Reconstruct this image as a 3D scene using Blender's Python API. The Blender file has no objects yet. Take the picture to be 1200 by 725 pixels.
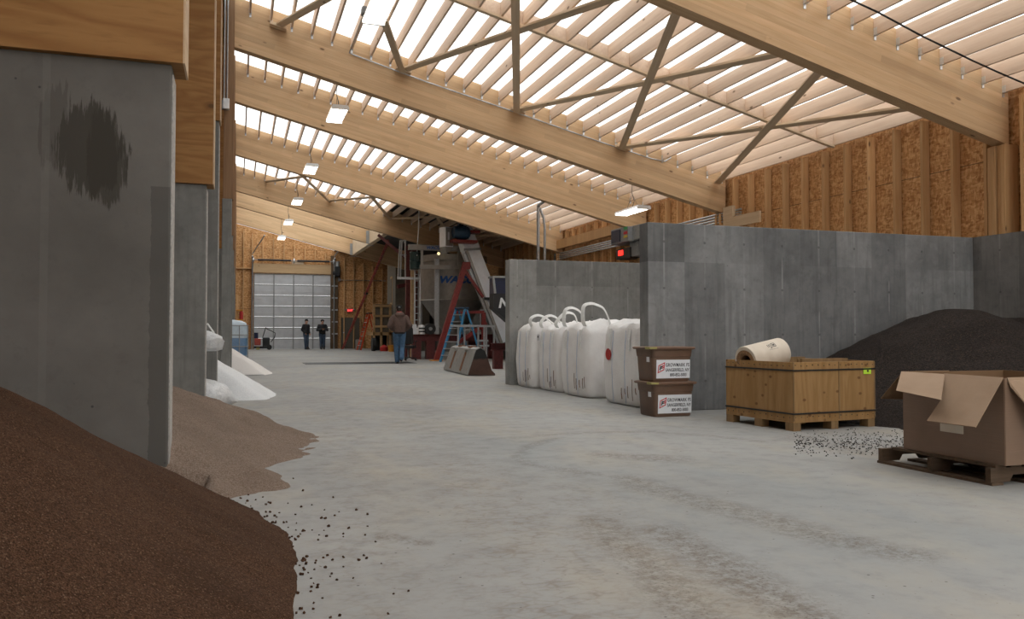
import bpy, bmesh, math, random
import numpy as np
from mathutils import Vector, Matrix, Euler
random.seed(7)
PI = math.pi
C = bpy.context.scene.collection
H = 1.03                        # camera height
YAW = math.radians(18.51); PITCH = math.radians(1.582); F = 960.0
_cp, _sp = math.cos(PITCH), math.sin(PITCH)
FWD = Vector((math.sin(YAW)*_cp, math.cos(YAW)*_cp, _sp))
RGT = Vector((math.cos(YAW), -math.sin(YAW), 0)); UPV = RGT.cross(FWD)
EYE = Vector((0, 0, H))
def ray(px, py): return FWD + RGT*((px-600)/F) + UPV*((362.5-py)/F)
def onY(px, py, Y): d = ray(px, py); return EYE + d*(Y/d.y)
def onX(px, py, X): d = ray(px, py); return EYE + d*(X/d.x)
def onZ(px, py, Z=0.0): d = ray(px, py); return EYE + d*((Z-H)/d.z)

# ------------------------------------------------------------------ objects
def tag(o, label=None, cat=None, group=None, kind=None):
    if label: o['label'] = label
    if cat: o['category'] = cat
    if group: o['group'] = group
    if kind: o['kind'] = kind
    return o
def thing(name, label, cat, loc=(0, 0, 0), rz=0, group=None):
    o = bpy.data.objects.new(name, None); C.objects.link(o)
    o.location = loc; o.rotation_euler = (0, 0, rz); o.empty_display_size = .1
    return tag(o, label, cat, group)
def dup(root, loc, rz=None, label=None, group=None):
    r = root.copy(); C.objects.link(r); r.location = loc
    if rz is not None: r.rotation_euler = (0, 0, rz)
    if label: r['label'] = label
    if group: r['group'] = group
    for ch in list(root.children):
        c = ch.copy(); C.objects.link(c); c.parent = r
        for g in list(ch.children):
            d = g.copy(); C.objects.link(d); d.parent = c
    return r

class MB:
    def __init__(s): s.bm = bmesh.new()
    def box(s, c, size, rot=None, b=0.0, seg=2):
        m = Matrix.Translation(Vector(c)) @ (rot.to_4x4() if rot is not None else Matrix()) @ Matrix.Diagonal((*size, 1))
        r = bmesh.ops.create_cube(s.bm, size=1, matrix=m)
        if b > 0:
            es = list({e for v in r['verts'] for e in v.link_edges})
            bmesh.ops.bevel(s.bm, geom=es, offset=b, segments=seg, affect='EDGES', profile=.5)
        return s
    def span(s, x0, x1, y0, y1, z0, z1, b=0.0):
        return s.box(((x0+x1)/2, (y0+y1)/2, (z0+z1)/2), (abs(x1-x0), abs(y1-y0), abs(z1-z0)), b=b)
    def bar(s, p, q, w, h, up=(0, 0, 1), b=0.0):
        p, q = Vector(p), Vector(q); d = (q-p); L = d.length; x = d/L; up = Vector(up)
        if abs(x.dot(up)) > .98: up = Vector((0, 1, 0))
        y = up.cross(x).normalized(); z = x.cross(y)
        return s.box((p+q)/2, (L, w, h), Matrix((x, y, z)).transposed(), b)
    def cyl(s, p, q, r0, r1=None, n=16, cap=True):
        r1 = r0 if r1 is None else r1
        p, q = Vector(p), Vector(q); x = (q-p).normalized()
        a = x.orthogonal().normalized(); b = x.cross(a)
        A = [s.bm.verts.new(p+(a*math.cos(2*PI*i/n)+b*math.sin(2*PI*i/n))*r0) for i in range(n)]
        B = [s.bm.verts.new(q+(a*math.cos(2*PI*i/n)+b*math.sin(2*PI*i/n))*r1) for i in range(n)]
        for i in range(n): s.bm.faces.new((A[i], A[(i+1) % n], B[(i+1) % n], B[i]))
        if cap: s.bm.faces.new(A[::-1]); s.bm.faces.new(B)
        return s
    def tube(s, pts, r, n=8, cap=True):
        pts = [Vector(p) for p in pts]; rings = []; a = None
        for i, p in enumerate(pts):
            t = (pts[min(i+1, len(pts)-1)]-pts[max(i-1, 0)]).normalized()
            a = t.orthogonal().normalized() if a is None else (a-t*a.dot(t)).normalized()
            b = t.cross(a)
            rings.append([s.bm.verts.new(p+(a*math.cos(2*PI*k/n)+b*math.sin(2*PI*k/n))*r) for k in range(n)])
        for A, B in zip(rings, rings[1:]):
            for k in range(n): s.bm.faces.new((A[k], A[(k+1) % n], B[(k+1) % n], B[k]))
        if cap: s.bm.faces.new(rings[0][::-1]); s.bm.faces.new(rings[-1])
        return s
    def strap(s, pts, side, w, t):
        """flat ribbon with thickness t, width w along side"""
        pts = [Vector(p) for p in pts]; rings = []
        for i, p in enumerate(pts):
            tg = (pts[min(i+1, len(pts)-1)]-pts[max(i-1, 0)]).normalized()
            sd = Vector(side[i] if isinstance(side, list) else side).normalized(); nn = tg.cross(sd).normalized()
            rings.append([s.bm.verts.new(p+sd*a*w/2+nn*b*t/2) for a, b in ((-1, -1), (1, -1), (1, 1), (-1, 1))])
        for A, B in zip(rings, rings[1:]):
            for k in range(4): s.bm.faces.new((A[k], A[(k+1) % 4], B[(k+1) % 4], B[k]))
        s.bm.faces.new(rings[0][::-1]); s.bm.faces.new(rings[-1])
        return s
    @staticmethod
    def curve(pts, n=4):
        P = [Vector(p) for p in pts]; out = []
        for i in range(len(P)-1):
            a, p, q, d = P[max(i-1, 0)], P[i], P[i+1], P[min(i+2, len(P)-1)]
            for k in range(n):
                t = k/n; out.append(.5*((2*p)+(q-a)*t+(2*a-5*p+4*q-d)*t*t+(3*p-a-3*q+d)*t*t*t))
        return out+[P[-1]]
    def rings(s, rs, cap0=True, cap1=True):
        R = [[s.bm.verts.new(Vector(p)) for p in r] for r in rs]
        n = len(R[0])
        for A, B in zip(R, R[1:]):
            for k in range(n): s.bm.faces.new((A[k], A[(k+1) % n], B[(k+1) % n], B[k]))
        if cap0: s.bm.faces.new(R[0][::-1])
        if cap1: s.bm.faces.new(R[-1])
        return s
    def lathe(s, prof, c=(0, 0, 0), n=24, cap0=True, cap1=True):
        c = Vector(c)
        return s.rings([[c+Vector((r*math.cos(2*PI*k/n), r*math.sin(2*PI*k/n), z)) for k in range(n)] for r, z in prof], cap0, cap1)
    def prism(s, poly, ext):
        ext = Vector(ext); A = [s.bm.verts.new(Vector(p)) for p in poly]; B = [s.bm.verts.new(Vector(p)+ext) for p in poly]
        n = len(A)
        for i in range(n): s.bm.faces.new((A[i], A[(i+1) % n], B[(i+1) % n], B[i]))
        s.bm.faces.new(A[::-1]); s.bm.faces.new(B)
        return s
    def ball(s, c, r, sc=(1, 1, 1), n=12):
        bmesh.ops.create_uvsphere(s.bm, u_segments=n, v_segments=max(6, n//2+2), radius=r, matrix=Matrix.Translation(Vector(c)) @ Matrix.Diagonal((*sc, 1)))
        return s
    def xform(s, m): bmesh.ops.transform(s.bm, matrix=m, verts=s.bm.verts); return s
    def build(s, name, m, parent=None, world=False, smooth=False, origin=None, angle=40):
        bmesh.ops.recalc_face_normals(s.bm, faces=s.bm.faces)
        me = bpy.data.meshes.new(name); loc = Vector((0, 0, 0))
        if parent is None:
            if origin is None:
                co = np.array([v.co for v in s.bm.verts]); lo, hi = co.min(0), co.max(0)
                origin = ((lo[0]+hi[0])/2, (lo[1]+hi[1])/2, lo[2])
            loc = Vector(origin); bmesh.ops.translate(s.bm, vec=-loc, verts=s.bm.verts)
        elif world:
            off = Vector((0, 0, 0)); p = parent
            while p is not None: off += Vector(p.location); p = p.parent
            bmesh.ops.translate(s.bm, vec=-off, verts=s.bm.verts)
        s.bm.to_mesh(me); s.bm.free()
        if smooth:
            for p in me.polygons: p.use_smooth = True
            me.set_sharp_from_angle(angle=math.radians(angle))
        for mm in (m if isinstance(m, (list, tuple)) else [m]): me.materials.append(mm)
        o = bpy.data.objects.new(name, me); C.objects.link(o); o.location = loc
        if parent is not None: o.parent = parent
        return o
def add_mesh(name, me, m, parent=None, loc=(0, 0, 0)):
    me.materials.clear(); me.materials.append(m)
    o = bpy.data.objects.new(name, me); C.objects.link(o); o.location = loc
    if parent is not None: o.parent = parent
    return o
def evaluated(ob):
    bpy.context.view_layer.update()
    dg = bpy.context.evaluated_depsgraph_get(); e = ob.evaluated_get(dg)
    me = bpy.data.meshes.new_from_object(e, depsgraph=dg); d = ob.data; t = ob.type
    bpy.data.objects.remove(ob)
    if t == 'MESH': bpy.data.meshes.remove(d)
    return me
def lettering(name, txt, size, m, parent, loc, rot, ext=.0015, shear=0.0, bold=0.0, align='LEFT', space=1.0):
    """raised letters; loc/rot in the parent's frame"""
    cu = bpy.data.curves.new(name, 'FONT'); cu.body = txt; cu.size = size; cu.extrude = ext; cu.shear = shear
    cu.offset = bold; cu.align_x = align; cu.space_character = space; cu.resolution_u = 3
    o = bpy.data.objects.new(name, cu); C.objects.link(o)
    me = evaluated(o)
    o = add_mesh(name, me, m, parent, loc); o.rotation_euler = rot
    return o

# ------------------------------------------------------------------ materials
class NT:
    def __init__(s, name):
        s.m = bpy.data.materials.new(name); s.m.use_nodes = True; s.t = s.m.node_tree; s.t.nodes.clear()
        s.out = s.n('ShaderNodeOutputMaterial')
    def n(s, t, **k):
        x = s.t.nodes.new(t)
        for a, b in k.items(): setattr(x, a, b)
        return x
    def l(s, a, b): s.t.links.new(a, b)
    def put(s, inp, v):
        if hasattr(v, 'is_output') or isinstance(v, bpy.types.NodeSocket): s.l(v, inp)
        elif isinstance(v, (tuple, list)) and len(v) == 3 and inp.type == 'RGBA': inp.default_value = (*v, 1)
        else: inp.default_value = v
    def coord(s, scale=(1, 1, 1), kind='Object', rand=0.0, rot=(0, 0, 0), loc=(0, 0, 0)):
        if kind == 'World': c = s.n('ShaderNodeNewGeometry').outputs['Position']
        else: c = s.n('ShaderNodeTexCoord').outputs[kind]
        if rand:
            oi = s.n('ShaderNodeObjectInfo'); v = s.n('ShaderNodeVectorMath', operation='SCALE')
            cb = s.n('ShaderNodeCombineXYZ'); 
            mm = s.math('MULTIPLY', oi.outputs['Random'], 7.31); m3 = s.math('MULTIPLY', oi.outputs['Random'], -4.7)
            s.l(oi.outputs['Random'], cb.inputs[0]); s.l(mm, cb.inputs[1]); s.l(m3, cb.inputs[2])
            s.l(cb.outputs[0], v.inputs[0]); v.inputs['Scale'].default_value = rand
            a = s.n('ShaderNodeVectorMath', operation='ADD'); s.l(c, a.inputs[0]); s.l(v.outputs[0], a.inputs[1]); c = a.outputs[0]
        mp = s.n('ShaderNodeMapping'); s.l(c, mp.inputs[0]); mp.inputs['Scale'].default_value = scale
        mp.inputs['Rotation'].default_value = rot; mp.inputs['Location'].default_value = loc
        return mp.outputs[0]
    def noise(s, vec, scale, detail=4, rough=.55, dist=0.0):
        x = s.n('ShaderNodeTexNoise'); s.l(vec, x.inputs['Vector']); x.inputs['Scale'].default_value = scale
        x.inputs['Detail'].default_value = detail; x.inputs['Roughness'].default_value = rough; x.inputs['Distortion'].default_value = dist
        return x.outputs['Fac']
    def voro(s, vec, scale, feature='F1', out='Distance'):
        x = s.n('ShaderNodeTexVoronoi', feature=feature); s.l(vec, x.inputs['Vector']); x.inputs['Scale'].default_value = scale
        return x.outputs[out]
    def ramp(s, fac, stops):
        x = s.n('ShaderNodeValToRGB'); s.l(fac, x.inputs[0]); e = x.color_ramp.elements
        while len(e) < len(stops): e.new(.5)
        for el, (p, c) in zip(e, stops):
            el.position = p; el.color = (*c, 1) if isinstance(c, (tuple, list)) else (c, c, c, 1)
        return x.outputs[0]
    def mix(s, a, b, f, mode='MIX'):
        x = s.n('ShaderNodeMix', data_type='RGBA', blend_type=mode)
        s.put(x.inputs[0], f); s.put(x.inputs[6], a); s.put(x.inputs[7], b)
        return x.outputs[2]
    def math(s, op, a, b=0.0, clamp=False):
        x = s.n('ShaderNodeMath', operation=op, use_clamp=clamp); s.put(x.inputs[0], a); s.put(x.inputs[1], b)
        return x.outputs[0]
    def sep(s, v): x = s.n('ShaderNodeSeparateXYZ'); s.l(v, x.inputs[0]); return x.outputs
    def rnd(s): return s.n('ShaderNodeObjectInfo').outputs['Random']
    def bump(s, h, st=.3, d=.01):
        x = s.n('ShaderNodeBump'); s.l(h, x.inputs['Height']); x.inputs['Strength'].default_value = st; x.inputs['Distance'].default_value = d
        return x.outputs[0]
    def pbr(s, col, rough=.7, metal=0.0, normal=None, spec=.5, coat=0.0):
        p = s.n('ShaderNodeBsdfPrincipled'); s.put(p.inputs['Base Color'], col); s.put(p.inputs['Roughness'], rough)
        p.inputs['Metallic'].default_value = metal; p.inputs['Specular IOR Level'].default_value = spec; p.inputs['Coat Weight'].default_value = coat
        if normal is not None: s.l(normal, p.inputs['Normal'])
        s.l(p.outputs[0], s.out.inputs[0]); return s.m
def paint(name, col, rough=.5, metal=0.0, var=.12, scale=14, bump=.05):
    t = NT(name); c = t.coord(rand=3.0); f = t.noise(c, scale, 5)
    lo = tuple(x*(1-var) for x in col); hi = tuple(min(1, x*(1+var)) for x in col)
    return t.pbr(t.ramp(f, [(.3, lo), (.7, hi)]), rough, metal, t.bump(f, bump, .004))
def wood(name, lo, hi, axis, grain=26, knots=True, rough=.75, lam=None, tint=.12):
    """lumber with the grain along a local axis; lam = lamination thickness across local z"""
    sc = [1, 1, 1]; sc['xyz'.index(axis)] = .05
    t = NT(name); c = t.coord(tuple(sc), rand=5.0)
    f = t.noise(c, grain, 6, .62, .6); g = t.noise(c, grain*.18, 3, .5)
    col = t.ramp(f, [(.28, lo), (.72, hi)])
    col = t.mix(col, tuple(x*.78 for x in lo), t.ramp(g, [(.45, 0.0), (.75, .55)]))
    if lam:
        z = t.sep(t.coord())[2]; x = t.sep(t.coord())[0]
        k = t.math('FLOOR', t.math('DIVIDE', z, lam)); fr = t.math('FRACT', t.math('DIVIDE', z, lam))
        wn = t.n('ShaderNodeTexWhiteNoise', noise_dimensions='2D'); cb = t.n('ShaderNodeCombineXYZ'); t.l(k, cb.inputs[0])
        t.l(t.math('FLOOR', t.math('ADD', t.math('MULTIPLY', x, .28), t.math('MULTIPLY', k, .37))), cb.inputs[1]); t.l(cb.outputs[0], wn.inputs['Vector'])
        col = t.mix(col, t.ramp(wn.outputs['Value'], [(0, .80), (1, 1.0)]), 1.0, 'MULTIPLY')
        ln = t.math('LESS_THAN', fr, .035); col = t.mix(col, tuple(x*.62 for x in lo), t.math('MULTIPLY', ln, .5))
    if knots:
        kc = [2.6, 2.6, 2.6]; kc['xyz'.index(axis)] = 1.1
        v = t.voro(t.coord(tuple(kc), rand=9.0), 1.25)
        col = t.mix(col, (.13, .065, .03), t.ramp(v, [(.045, .8), (.085, 0.0)]))
    col = t.mix(col, t.ramp(t.rnd(), [(0, 1-tint), (1, 1.0)]), 1.0, 'MULTIPLY')
    return t.pbr(col, rough, 0, t.bump(f, .12, .004), spec=.25)
def concrete(name, lo, hi, panel=None, seed=0.0, axis='x', patch=.0, rough=.85):
    """cast wall: blotchy grey, formwork boards of width panel across a world axis, tie holes"""
    t = NT(name); w = t.coord(kind='World', loc=(seed, seed*.7, seed*.3))
    a = t.noise(w, 1.5, 8, .68); b = t.noise(w, 9, 8, .7); s_ = t.noise(t.coord((6, 6, .5), 'World'), 2.2, 4)
    col = t.ramp(a, [(.3, lo), (.72, hi)])
    col = t.mix(col, tuple(x*.72 for x in lo), t.ramp(b, [(.52, 0.0), (.78, .5)]))
    col = t.mix(col, tuple(x*.80 for x in lo), t.ramp(s_, [(.5, 0.0), (.75, .55)]))
    col = t.mix(col, tuple(min(1, x*1.25) for x in hi), t.ramp(t.noise(w, 4.1, 5, .65), [(.6, 0.0), (.8, .4)]))
    h = b
    if panel:
        p = t.sep(w); u = p[0] if axis == 'x' else p[1]; z = p[2]
        q = t.math('DIVIDE', t.math('ADD', u, 100.0), panel); k = t.math('FLOOR', q); fr = t.math('FRACT', q)
        r = t.math('FLOOR', t.math('DIVIDE', t.math('ADD', z, 98.05-seed*.3), 2.0)); 
        wn = t.n('ShaderNodeTexWhiteNoise', noise_dimensions='2D'); cb = t.n('ShaderNodeCombineXYZ'); t.l(k, cb.inputs[0]); t.l(r, cb.inputs[1]); t.l(cb.outputs[0], wn.inputs['Vector'])
        col = t.mix(col, t.ramp(wn.outputs['Value'], [(0, .68), (.45, .92), (1, 1.12)]), 1.0, 'MULTIPLY')
        # light seam of each board joint
        ln = t.math('LESS_THAN', t.math('ABSOLUTE', t.math('SUBTRACT', fr, .5)), .012/panel)
        col = t.mix(col, tuple(min(1, x*1.35) for x in hi), t.math('MULTIPLY', t.math('MULTIPLY', ln, t.ramp(t.noise(w, 2.0, 4), [(.42, 0.0), (.6, .8)])), .5))
        # tie holes on the joints
        zz = t.math('FRACT', t.math('DIVIDE', t.math('ADD', z, 10.0), .61))
        dx = t.math('MULTIPLY', t.math('SUBTRACT', fr, .5), panel); dz = t.math('MULTIPLY', t.math('SUBTRACT', zz, .5), .61)
        dd = t.math('ADD', t.math('MULTIPLY', dx, dx), t.math('MULTIPLY', dz, dz))
        col = t.mix(col, (.05, .05, .05), t.math('MULTIPLY', t.math('LESS_THAN', dd, .00030), .5))
    v = t.voro(t.coord(kind='World', loc=(seed, 2, 1)), 5.5); col = t.mix(col, (.05, .05, .05), t.ramp(v, [(.02, .7), (.045, 0.0)]))
    return t.pbr(col, rough, 0, t.bump(h, .25, .006), spec=.25)
def granular(name, lo, hi, scale, speck=None, rough=.95):
    t = NT(name); w = t.coord(kind='World')
    v = t.n('ShaderNodeTexVoronoi'); t.l(w, v.inputs['Vector']); v.inputs['Scale'].default_value = scale
    g = t.sep(v.outputs['Color'])[0]
    col = t.ramp(g, [(.1, lo), (.9, hi)])
    col = t.mix(col, tuple(x*.75 for x in lo), t.ramp(t.noise(w, 1.6, 6, .6), [(.45, 0.0), (.75, .45)]))
    if speck: col = t.mix(col, speck, t.ramp(t.sep(v.outputs['Color'])[1], [(.955, 0.0), (.97, .8)]))
    h = t.math('ADD', v.outputs['Distance'], t.noise(w, scale*.35, 5))
    return t.pbr(col, rough, 0, t.bump(h, .7, .012), spec=.15)

M = {}
def mats():
    # floor: trowelled slab with dried mud tracks (dirt attribute holds where the tracks lie)
    t = NT('floor_concrete'); w = t.coord(kind='World')
    a = t.noise(w, .35, 6, .6); b = t.noise(w, 5, 8, .7); c = t.noise(t.coord((1, .4, 1), 'World'), 1.3, 6, .65)
    col = t.ramp(a, [(.3, (.250, .248, .238)), (.7, (.350, .347, .334))])
    col = t.mix(col, (.385, .335, .255), t.ramp(c, [(.47, 0.0), (.7, .55)]))
    col = t.mix(col, (.19, .192, .19), t.ramp(b, [(.50, 0.0), (.75, .55)]))
    col = t.mix(col, (.27, .285, .29), t.ramp(t.noise(t.coord(kind='World', loc=(7, 3, 0)), .9, 5), [(.55, 0.0), (.75, .4)]))
    at = t.n('ShaderNodeAttribute', attribute_name='dirt'); d = t.sep(at.outputs['Vector'])
    grit = t.noise(t.coord((1, 1, 1), 'World'), 13, 8, .75)
    fine = t.noise(t.coord((1, 1, 1), 'World'), 60, 4, .7)
    grit2 = t.noise(t.coord((1, 1, 1), 'World'), 30, 6, .8)
    m1 = t.math('MULTIPLY', d[0], t.ramp(t.math('ADD', t.math('MULTIPLY', grit, .55), t.math('MULTIPLY', grit2, .45)), [(.45, 0.0), (.56, 1.0)]))
    col = t.mix(col, (.135, .105, .078), t.math('MULTIPLY', m1, .8))
    crk = t.n('ShaderNodeTexVoronoi', feature='DISTANCE_TO_EDGE'); t.l(t.coord((1, 1.7, 1), 'World', rot=(0, 0, .5)), crk.inputs['Vector']); crk.inputs['Scale'].default_value = 11.0
    m2 = t.math('MULTIPLY', d[1], t.math('MULTIPLY', t.ramp(crk.outputs['Distance'], [(.03, 1.0), (.13, .12)]), t.ramp(t.noise(t.coord((1, 1, 1), 'World'), 5, 8, .8), [(.40, .0), (.60, 1.0)])))
    col = t.mix(col, (.20, .15, .105), t.math('MULTIPLY', m2, .6))
    col = t.mix(col, (.235, .26, .27), t.math('MULTIPLY', d[2], .5))
    sp = t.voro(t.coord(kind='World'), 7.0); col = t.mix(col, (.06, .05, .04), t.ramp(sp, [(.03, .85), (.055, 0.0)])); sp2 = t.voro(t.coord(kind='World', loc=(3, 1, 0)), 17.0); col = t.mix(col, (.15, .11, .08), t.ramp(sp2, [(.05, .6), (.09, 0.0)]))
    pit = t.math('MULTIPLY', d[0], t.ramp(fine, [(.58, 0.0), (.66, 1.0)])); col = t.mix(col, (.07, .055, .04), t.math('MULTIPLY', pit, .85))
    h = t.math('ADD', t.math('MULTIPLY', b, .4), t.math('MULTIPLY', m1, 1.0))
    M['floor'] = t.pbr(col, t.ramp(b, [(.3, .55), (.7, .8)]), 0, t.bump(h, .25, .01), spec=.3)
    M['conc_right'] = concrete('cast_concrete_right', (.150, .153, .154), (.285, .288, .287), .61, 3.0)
    M['conc_right2'] = concrete('cast_concrete_pale', (.20, .20, .192), (.34, .338, .325), .80, 8.0)
    M['conc_side'] = concrete('cast_concrete_side', (.13, .13, .127), (.23, .228, .222), .61, 5.0, 'y')
    M['conc_left2'] = concrete('cast_concrete_left', (.16, .160, .150), (.265, .263, .248), None, 11.0)
    # first dividing wall: with the big wet stain
    t = NT('cast_concrete_stained'); w = t.coord(kind='World')
    a = t.noise(w, 1.1, 6, .6); b = t.noise(w, 10, 8, .7)
    col = t.ramp(a, [(.3, (.115, .107, .097)), (.7, (.178, .168, .153))])
    col = t.mix(col, (.08, .075, .068), t.ramp(b, [(.55, 0.0), (.8, .4)]))
    p = t.sep(w)
    def blob(cx, cz, rx, rz, k):
        dx = t.math('DIVIDE', t.math('SUBTRACT', p[0], cx), rx); dz = t.math('DIVIDE', t.math('SUBTRACT', p[2], cz), rz)
        dd = t.math('ADD', t.math('MULTIPLY', dx, dx), t.math('MULTIPLY', dz, dz))
        st = t.noise(t.coord((16, 1, 1.6), 'World'), 2.4, 6, .7)
        return t.ramp(t.math('ADD', dd, t.math('MULTIPLY', t.math('SUBTRACT', st, .5), k)), [(.75, 1.0), (1.05, 0.0)])
    cA = onY(104, 175, 5.65); cB = onY(124, 185, 5.65); cC = onY(66, 150, 5.65)
    col = t.mix(col, (.045, .040, .031), t.math('MULTIPLY', blob(cA.x, cA.z, .20, .30, 3.0), .85))
    col = t.mix(col, (.045, .040, .031), t.math('MULTIPLY', blob(cB.x, cB.z, .12, .32, 2.6), .8))
    col = t.mix(col, (.06, .054, .045), t.math('MULTIPLY', blob(cC.x, cC.z, .10, .28, 4.0), .45))
    xs = onY(53, 200, 5.65).x
    ln = t.math('LESS_THAN', t.math('ABSOLUTE', t.math('SUBTRACT', p[0], xs)), .022)
    col = t.mix(col, (.20, .19, .175), t.math('MULTIPLY', t.math('MULTIPLY', ln, t.ramp(b, [(.3, .3), (.6, 1.0)])), .35))
    xe = onY(176, 300, 5.65).x; ze = onY(176, 218, 5.65).z
    sk = t.math('MULTIPLY', t.math('GREATER_THAN', t.math('ADD', p[0], t.math('MULTIPLY', t.math('SUBTRACT', b, .5), .05)), xe), t.math('LESS_THAN', p[2], ze))
    col = t.mix(col, (.075, .072, .065), t.math('MULTIPLY', sk, .6))
    v = t.voro(t.coord(kind='World', loc=(1, 2, 1)), 5.0); col = t.mix(col, (.04, .04, .04), t.ramp(v, [(.025, .8), (.05, 0.0)]))
    M['conc_stain'] = t.pbr(col, .8, 0, t.bump(b, .25, .006), spec=.3)
    M['lit_edge'] = paint('lit_concrete_edge', (.42, .40, .38), .9, var=.3, scale=30)  # smooth concrete end faces, with the light from the hall painted in as paler colour
    # timber
    M['glulam'] = wood('glulam_fir', (.62, .395, .21), (.77, .53, .315), 'x', 20, True, .6, lam=.1, tint=.06)
    M['purlin'] = wood('spruce_joist', (.70, .51, .375), (.82, .645, .50), 'y', 22, True, .7, tint=.12)
    M['stud'] = wood('spruce_stud', (.58, .33, .145), (.74, .46, .23), 'z', 24, True, .7, tint=.3)
    M['brace'] = wood('rough_brace_wood', (.70, .52, .345), (.82, .65, .46), 'x', 26, True, .8, tint=.2)
    M['board'] = wood('pale_board', (.56, .40, .25), (.70, .53, .36), 'y', 24, False, .7)
    M['post'] = wood('brown_post_timber', (.27, .15, .08), (.38, .23, .13), 'z', 22, True, .75, tint=.2)
    M['darkwood'] = wood('dark_stained_timber', (.11, .07, .04), (.18, .12, .075), 'z', 24, False, .8)
    M['timber'] = wood('timber_rail', (.42, .26, .12), (.55, .36, .19), 'x', 24, True, .75)
    M['header'] = wood('header_board', (.46, .30, .16), (.60, .42, .24), 'x', 20, True, .75)
    M['pallet_wood'] = wood('weathered_pallet', (.085, .055, .034), (.16, .11, .074), 'x', 26, True, .85, tint=.35)
    M['crate_block'] = wood('crate_block_wood', (.22, .135, .062), (.33, .21, .105), 'z', 20, True, .8)
    def ply(name, lo, hi, axis, scale=1.0, ks=1.15, kc=(.05, .025, .015)):
        sc = [1, 1, 1]; sc['xyz'.index(axis)] = .14
        t = NT(name); c = t.coord(tuple(sc), 'World')
        n1 = t.noise(c, 2.4*scale, 3, .5, 1.2)
        wv = t.math('FRACT', t.math('MULTIPLY', n1, 7.0)); f = t.noise(c, 34, 6, .6)
        col = t.ramp(wv, [(0, lo), (.55, hi), (1, lo)])
        col = t.mix(col, tuple(x*.75 for x in lo), t.ramp(f, [(.5, 0.0), (.75, .5)]))
        kk = [1.0, 1.0, 1.5]; v = t.voro(t.coord(tuple(kk), 'World', loc=(2.2, .3, 1.7)), ks)
        col = t.mix(col, kc, t.ramp(v, [(.035*(1 if ks < 2 else 3.4), .75), (.06*(1 if ks < 2 else 3.3), 0.0)]))
        col = t.mix(col, tuple(x*.55 for x in lo), t.ramp(v, [(.06, .5 if ks < 2 else 0.0), (.12, 0.0)]))
        return t.pbr(col, .72, 0, t.bump(f, .08, .003), spec=.3)
    M['ply'] = ply('plywood_sheathing', (.275, .128, .040), (.36, .185, .064), 'x')
    M['crate_ply'] = ply('crate_plywood', (.30, .168, .062), (.37, .218, .090), 'z', .8, 7.0, (.13, .055, .02))
    t = NT('strand_board'); w = t.coord(kind='World', rot=(.5, .7, .3))
    v = t.n('ShaderNodeTexVoronoi'); t.l(t.coord((1, 1, 2.6), 'World', rot=(.4, 0, .2)), v.inputs['Vector']); v.inputs['Scale'].default_value = 13
    v2 = t.n('ShaderNodeTexVoronoi'); t.l(t.coord((1, 2.4, 1), 'World', rot=(.9, .3, .2)), v2.inputs['Vector']); v2.inputs['Scale'].default_value = 15
    g = t.math('MULTIPLY', t.math('ADD', t.sep(v.outputs['Color'])[0], t.sep(v2.outputs['Color'])[1]), .5)
    col = t.ramp(g, [(.1, (.34, .155, .055)), (.5, (.54, .285, .115)), (.9, (.70, .43, .215))])
    zz = t.sep(t.coord(kind='World'))[2]; fr = t.math('FRACT', t.math('DIVIDE', zz, 1.22))
    col = t.mix(col, (.10, .06, .03), t.math('MULTIPLY', t.math('LESS_THAN', fr, .012), .8))
    col = t.mix(col, (.07, .05, .035), t.ramp(t.noise(t.coord((1, 1, 1.4), 'World', loc=(3, 1.2, 0)), 1.0, 6, .75), [(.66, 0.0), (.74, .8)]))
    M['osb'] = t.pbr(col, .75, 0, t.bump(g, .2, .004), spec=.25)
    # roof sheet that lets daylight through
    t = NT('translucent_roof_sheet'); c = t.coord((0, 1, 0), 'World')
    wv = t.n('ShaderNodeTexWave', wave_type='BANDS', bands_direction='Y'); t.l(c, wv.inputs[0]); wv.inputs['Scale'].default_value = 1.6
    col = t.ramp(wv.outputs['Fac'], [(0, (.80, .86, .88)), (.25, (.91, .93, .94)), (1, (.92, .94, .95))])
    tr = t.n('ShaderNodeBsdfTranslucent'); t.l(col, tr.inputs[0]); df = t.n('ShaderNodeBsdfDiffuse'); df.inputs[0].default_value = (.7, .75, .78, 1)
    mx = t.n('ShaderNodeMixShader'); mx.inputs[0].default_value = .12; t.l(tr.outputs[0], mx.inputs[1]); t.l(df.outputs[0], mx.inputs[2]); t.l(mx.outputs[0], t.out.inputs[0])
    M['roof'] = t.m
    # heaps
    M['brown'] = granular('red_brown_granules', (.044, .0205, .0105), (.112, .058, .032), 210, (.20, .125, .08))
    M['tan'] = granular('tan_granules', (.185, .132, .098), (.315, .24, .19), 190, (.32, .26, .21))
    M['white1'] = granular('white_crystals', (.80, .82, .84), (.93, .94, .95), 140)
    M['white2'] = granular('cream_crystals', (.86, .82, .79), (.93, .90, .87), 170)
    M['dark'] = granular('dark_granules', (.014, .0105, .009), (.036, .028, .024), 90, (.07, .045, .03))
    # metals, plastics, cloth
    M['galv'] = paint('galvanised_steel', (.48, .50, .52), .42, .85, .15, 20)
    M['hanger'] = paint('zinc_hanger', (.72, .74, .76), .35, .6)
    M['stainless'] = paint('dull_stainless', (.34, .325, .30), .45, .55, .12, 6)
    M['stainless2'] = paint('bright_stainless', (.84, .87, .92), .35, .2, .06, 5)
    M['greysteel'] = paint('grey_steel', (.30, .31, .31), .5, .4, .15)
    M['redsteel'] = paint('red_oxide_steel', (.20, .022, .018), .5, 0, .25)
    M['redsteel2'] = paint('dark_red_steel', (.105, .018, .017), .5, 0, .3)
    M['ladder_red'] = paint('orange_red_fibreglass', (.62, .075, .025), .5, 0, .1)
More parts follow.
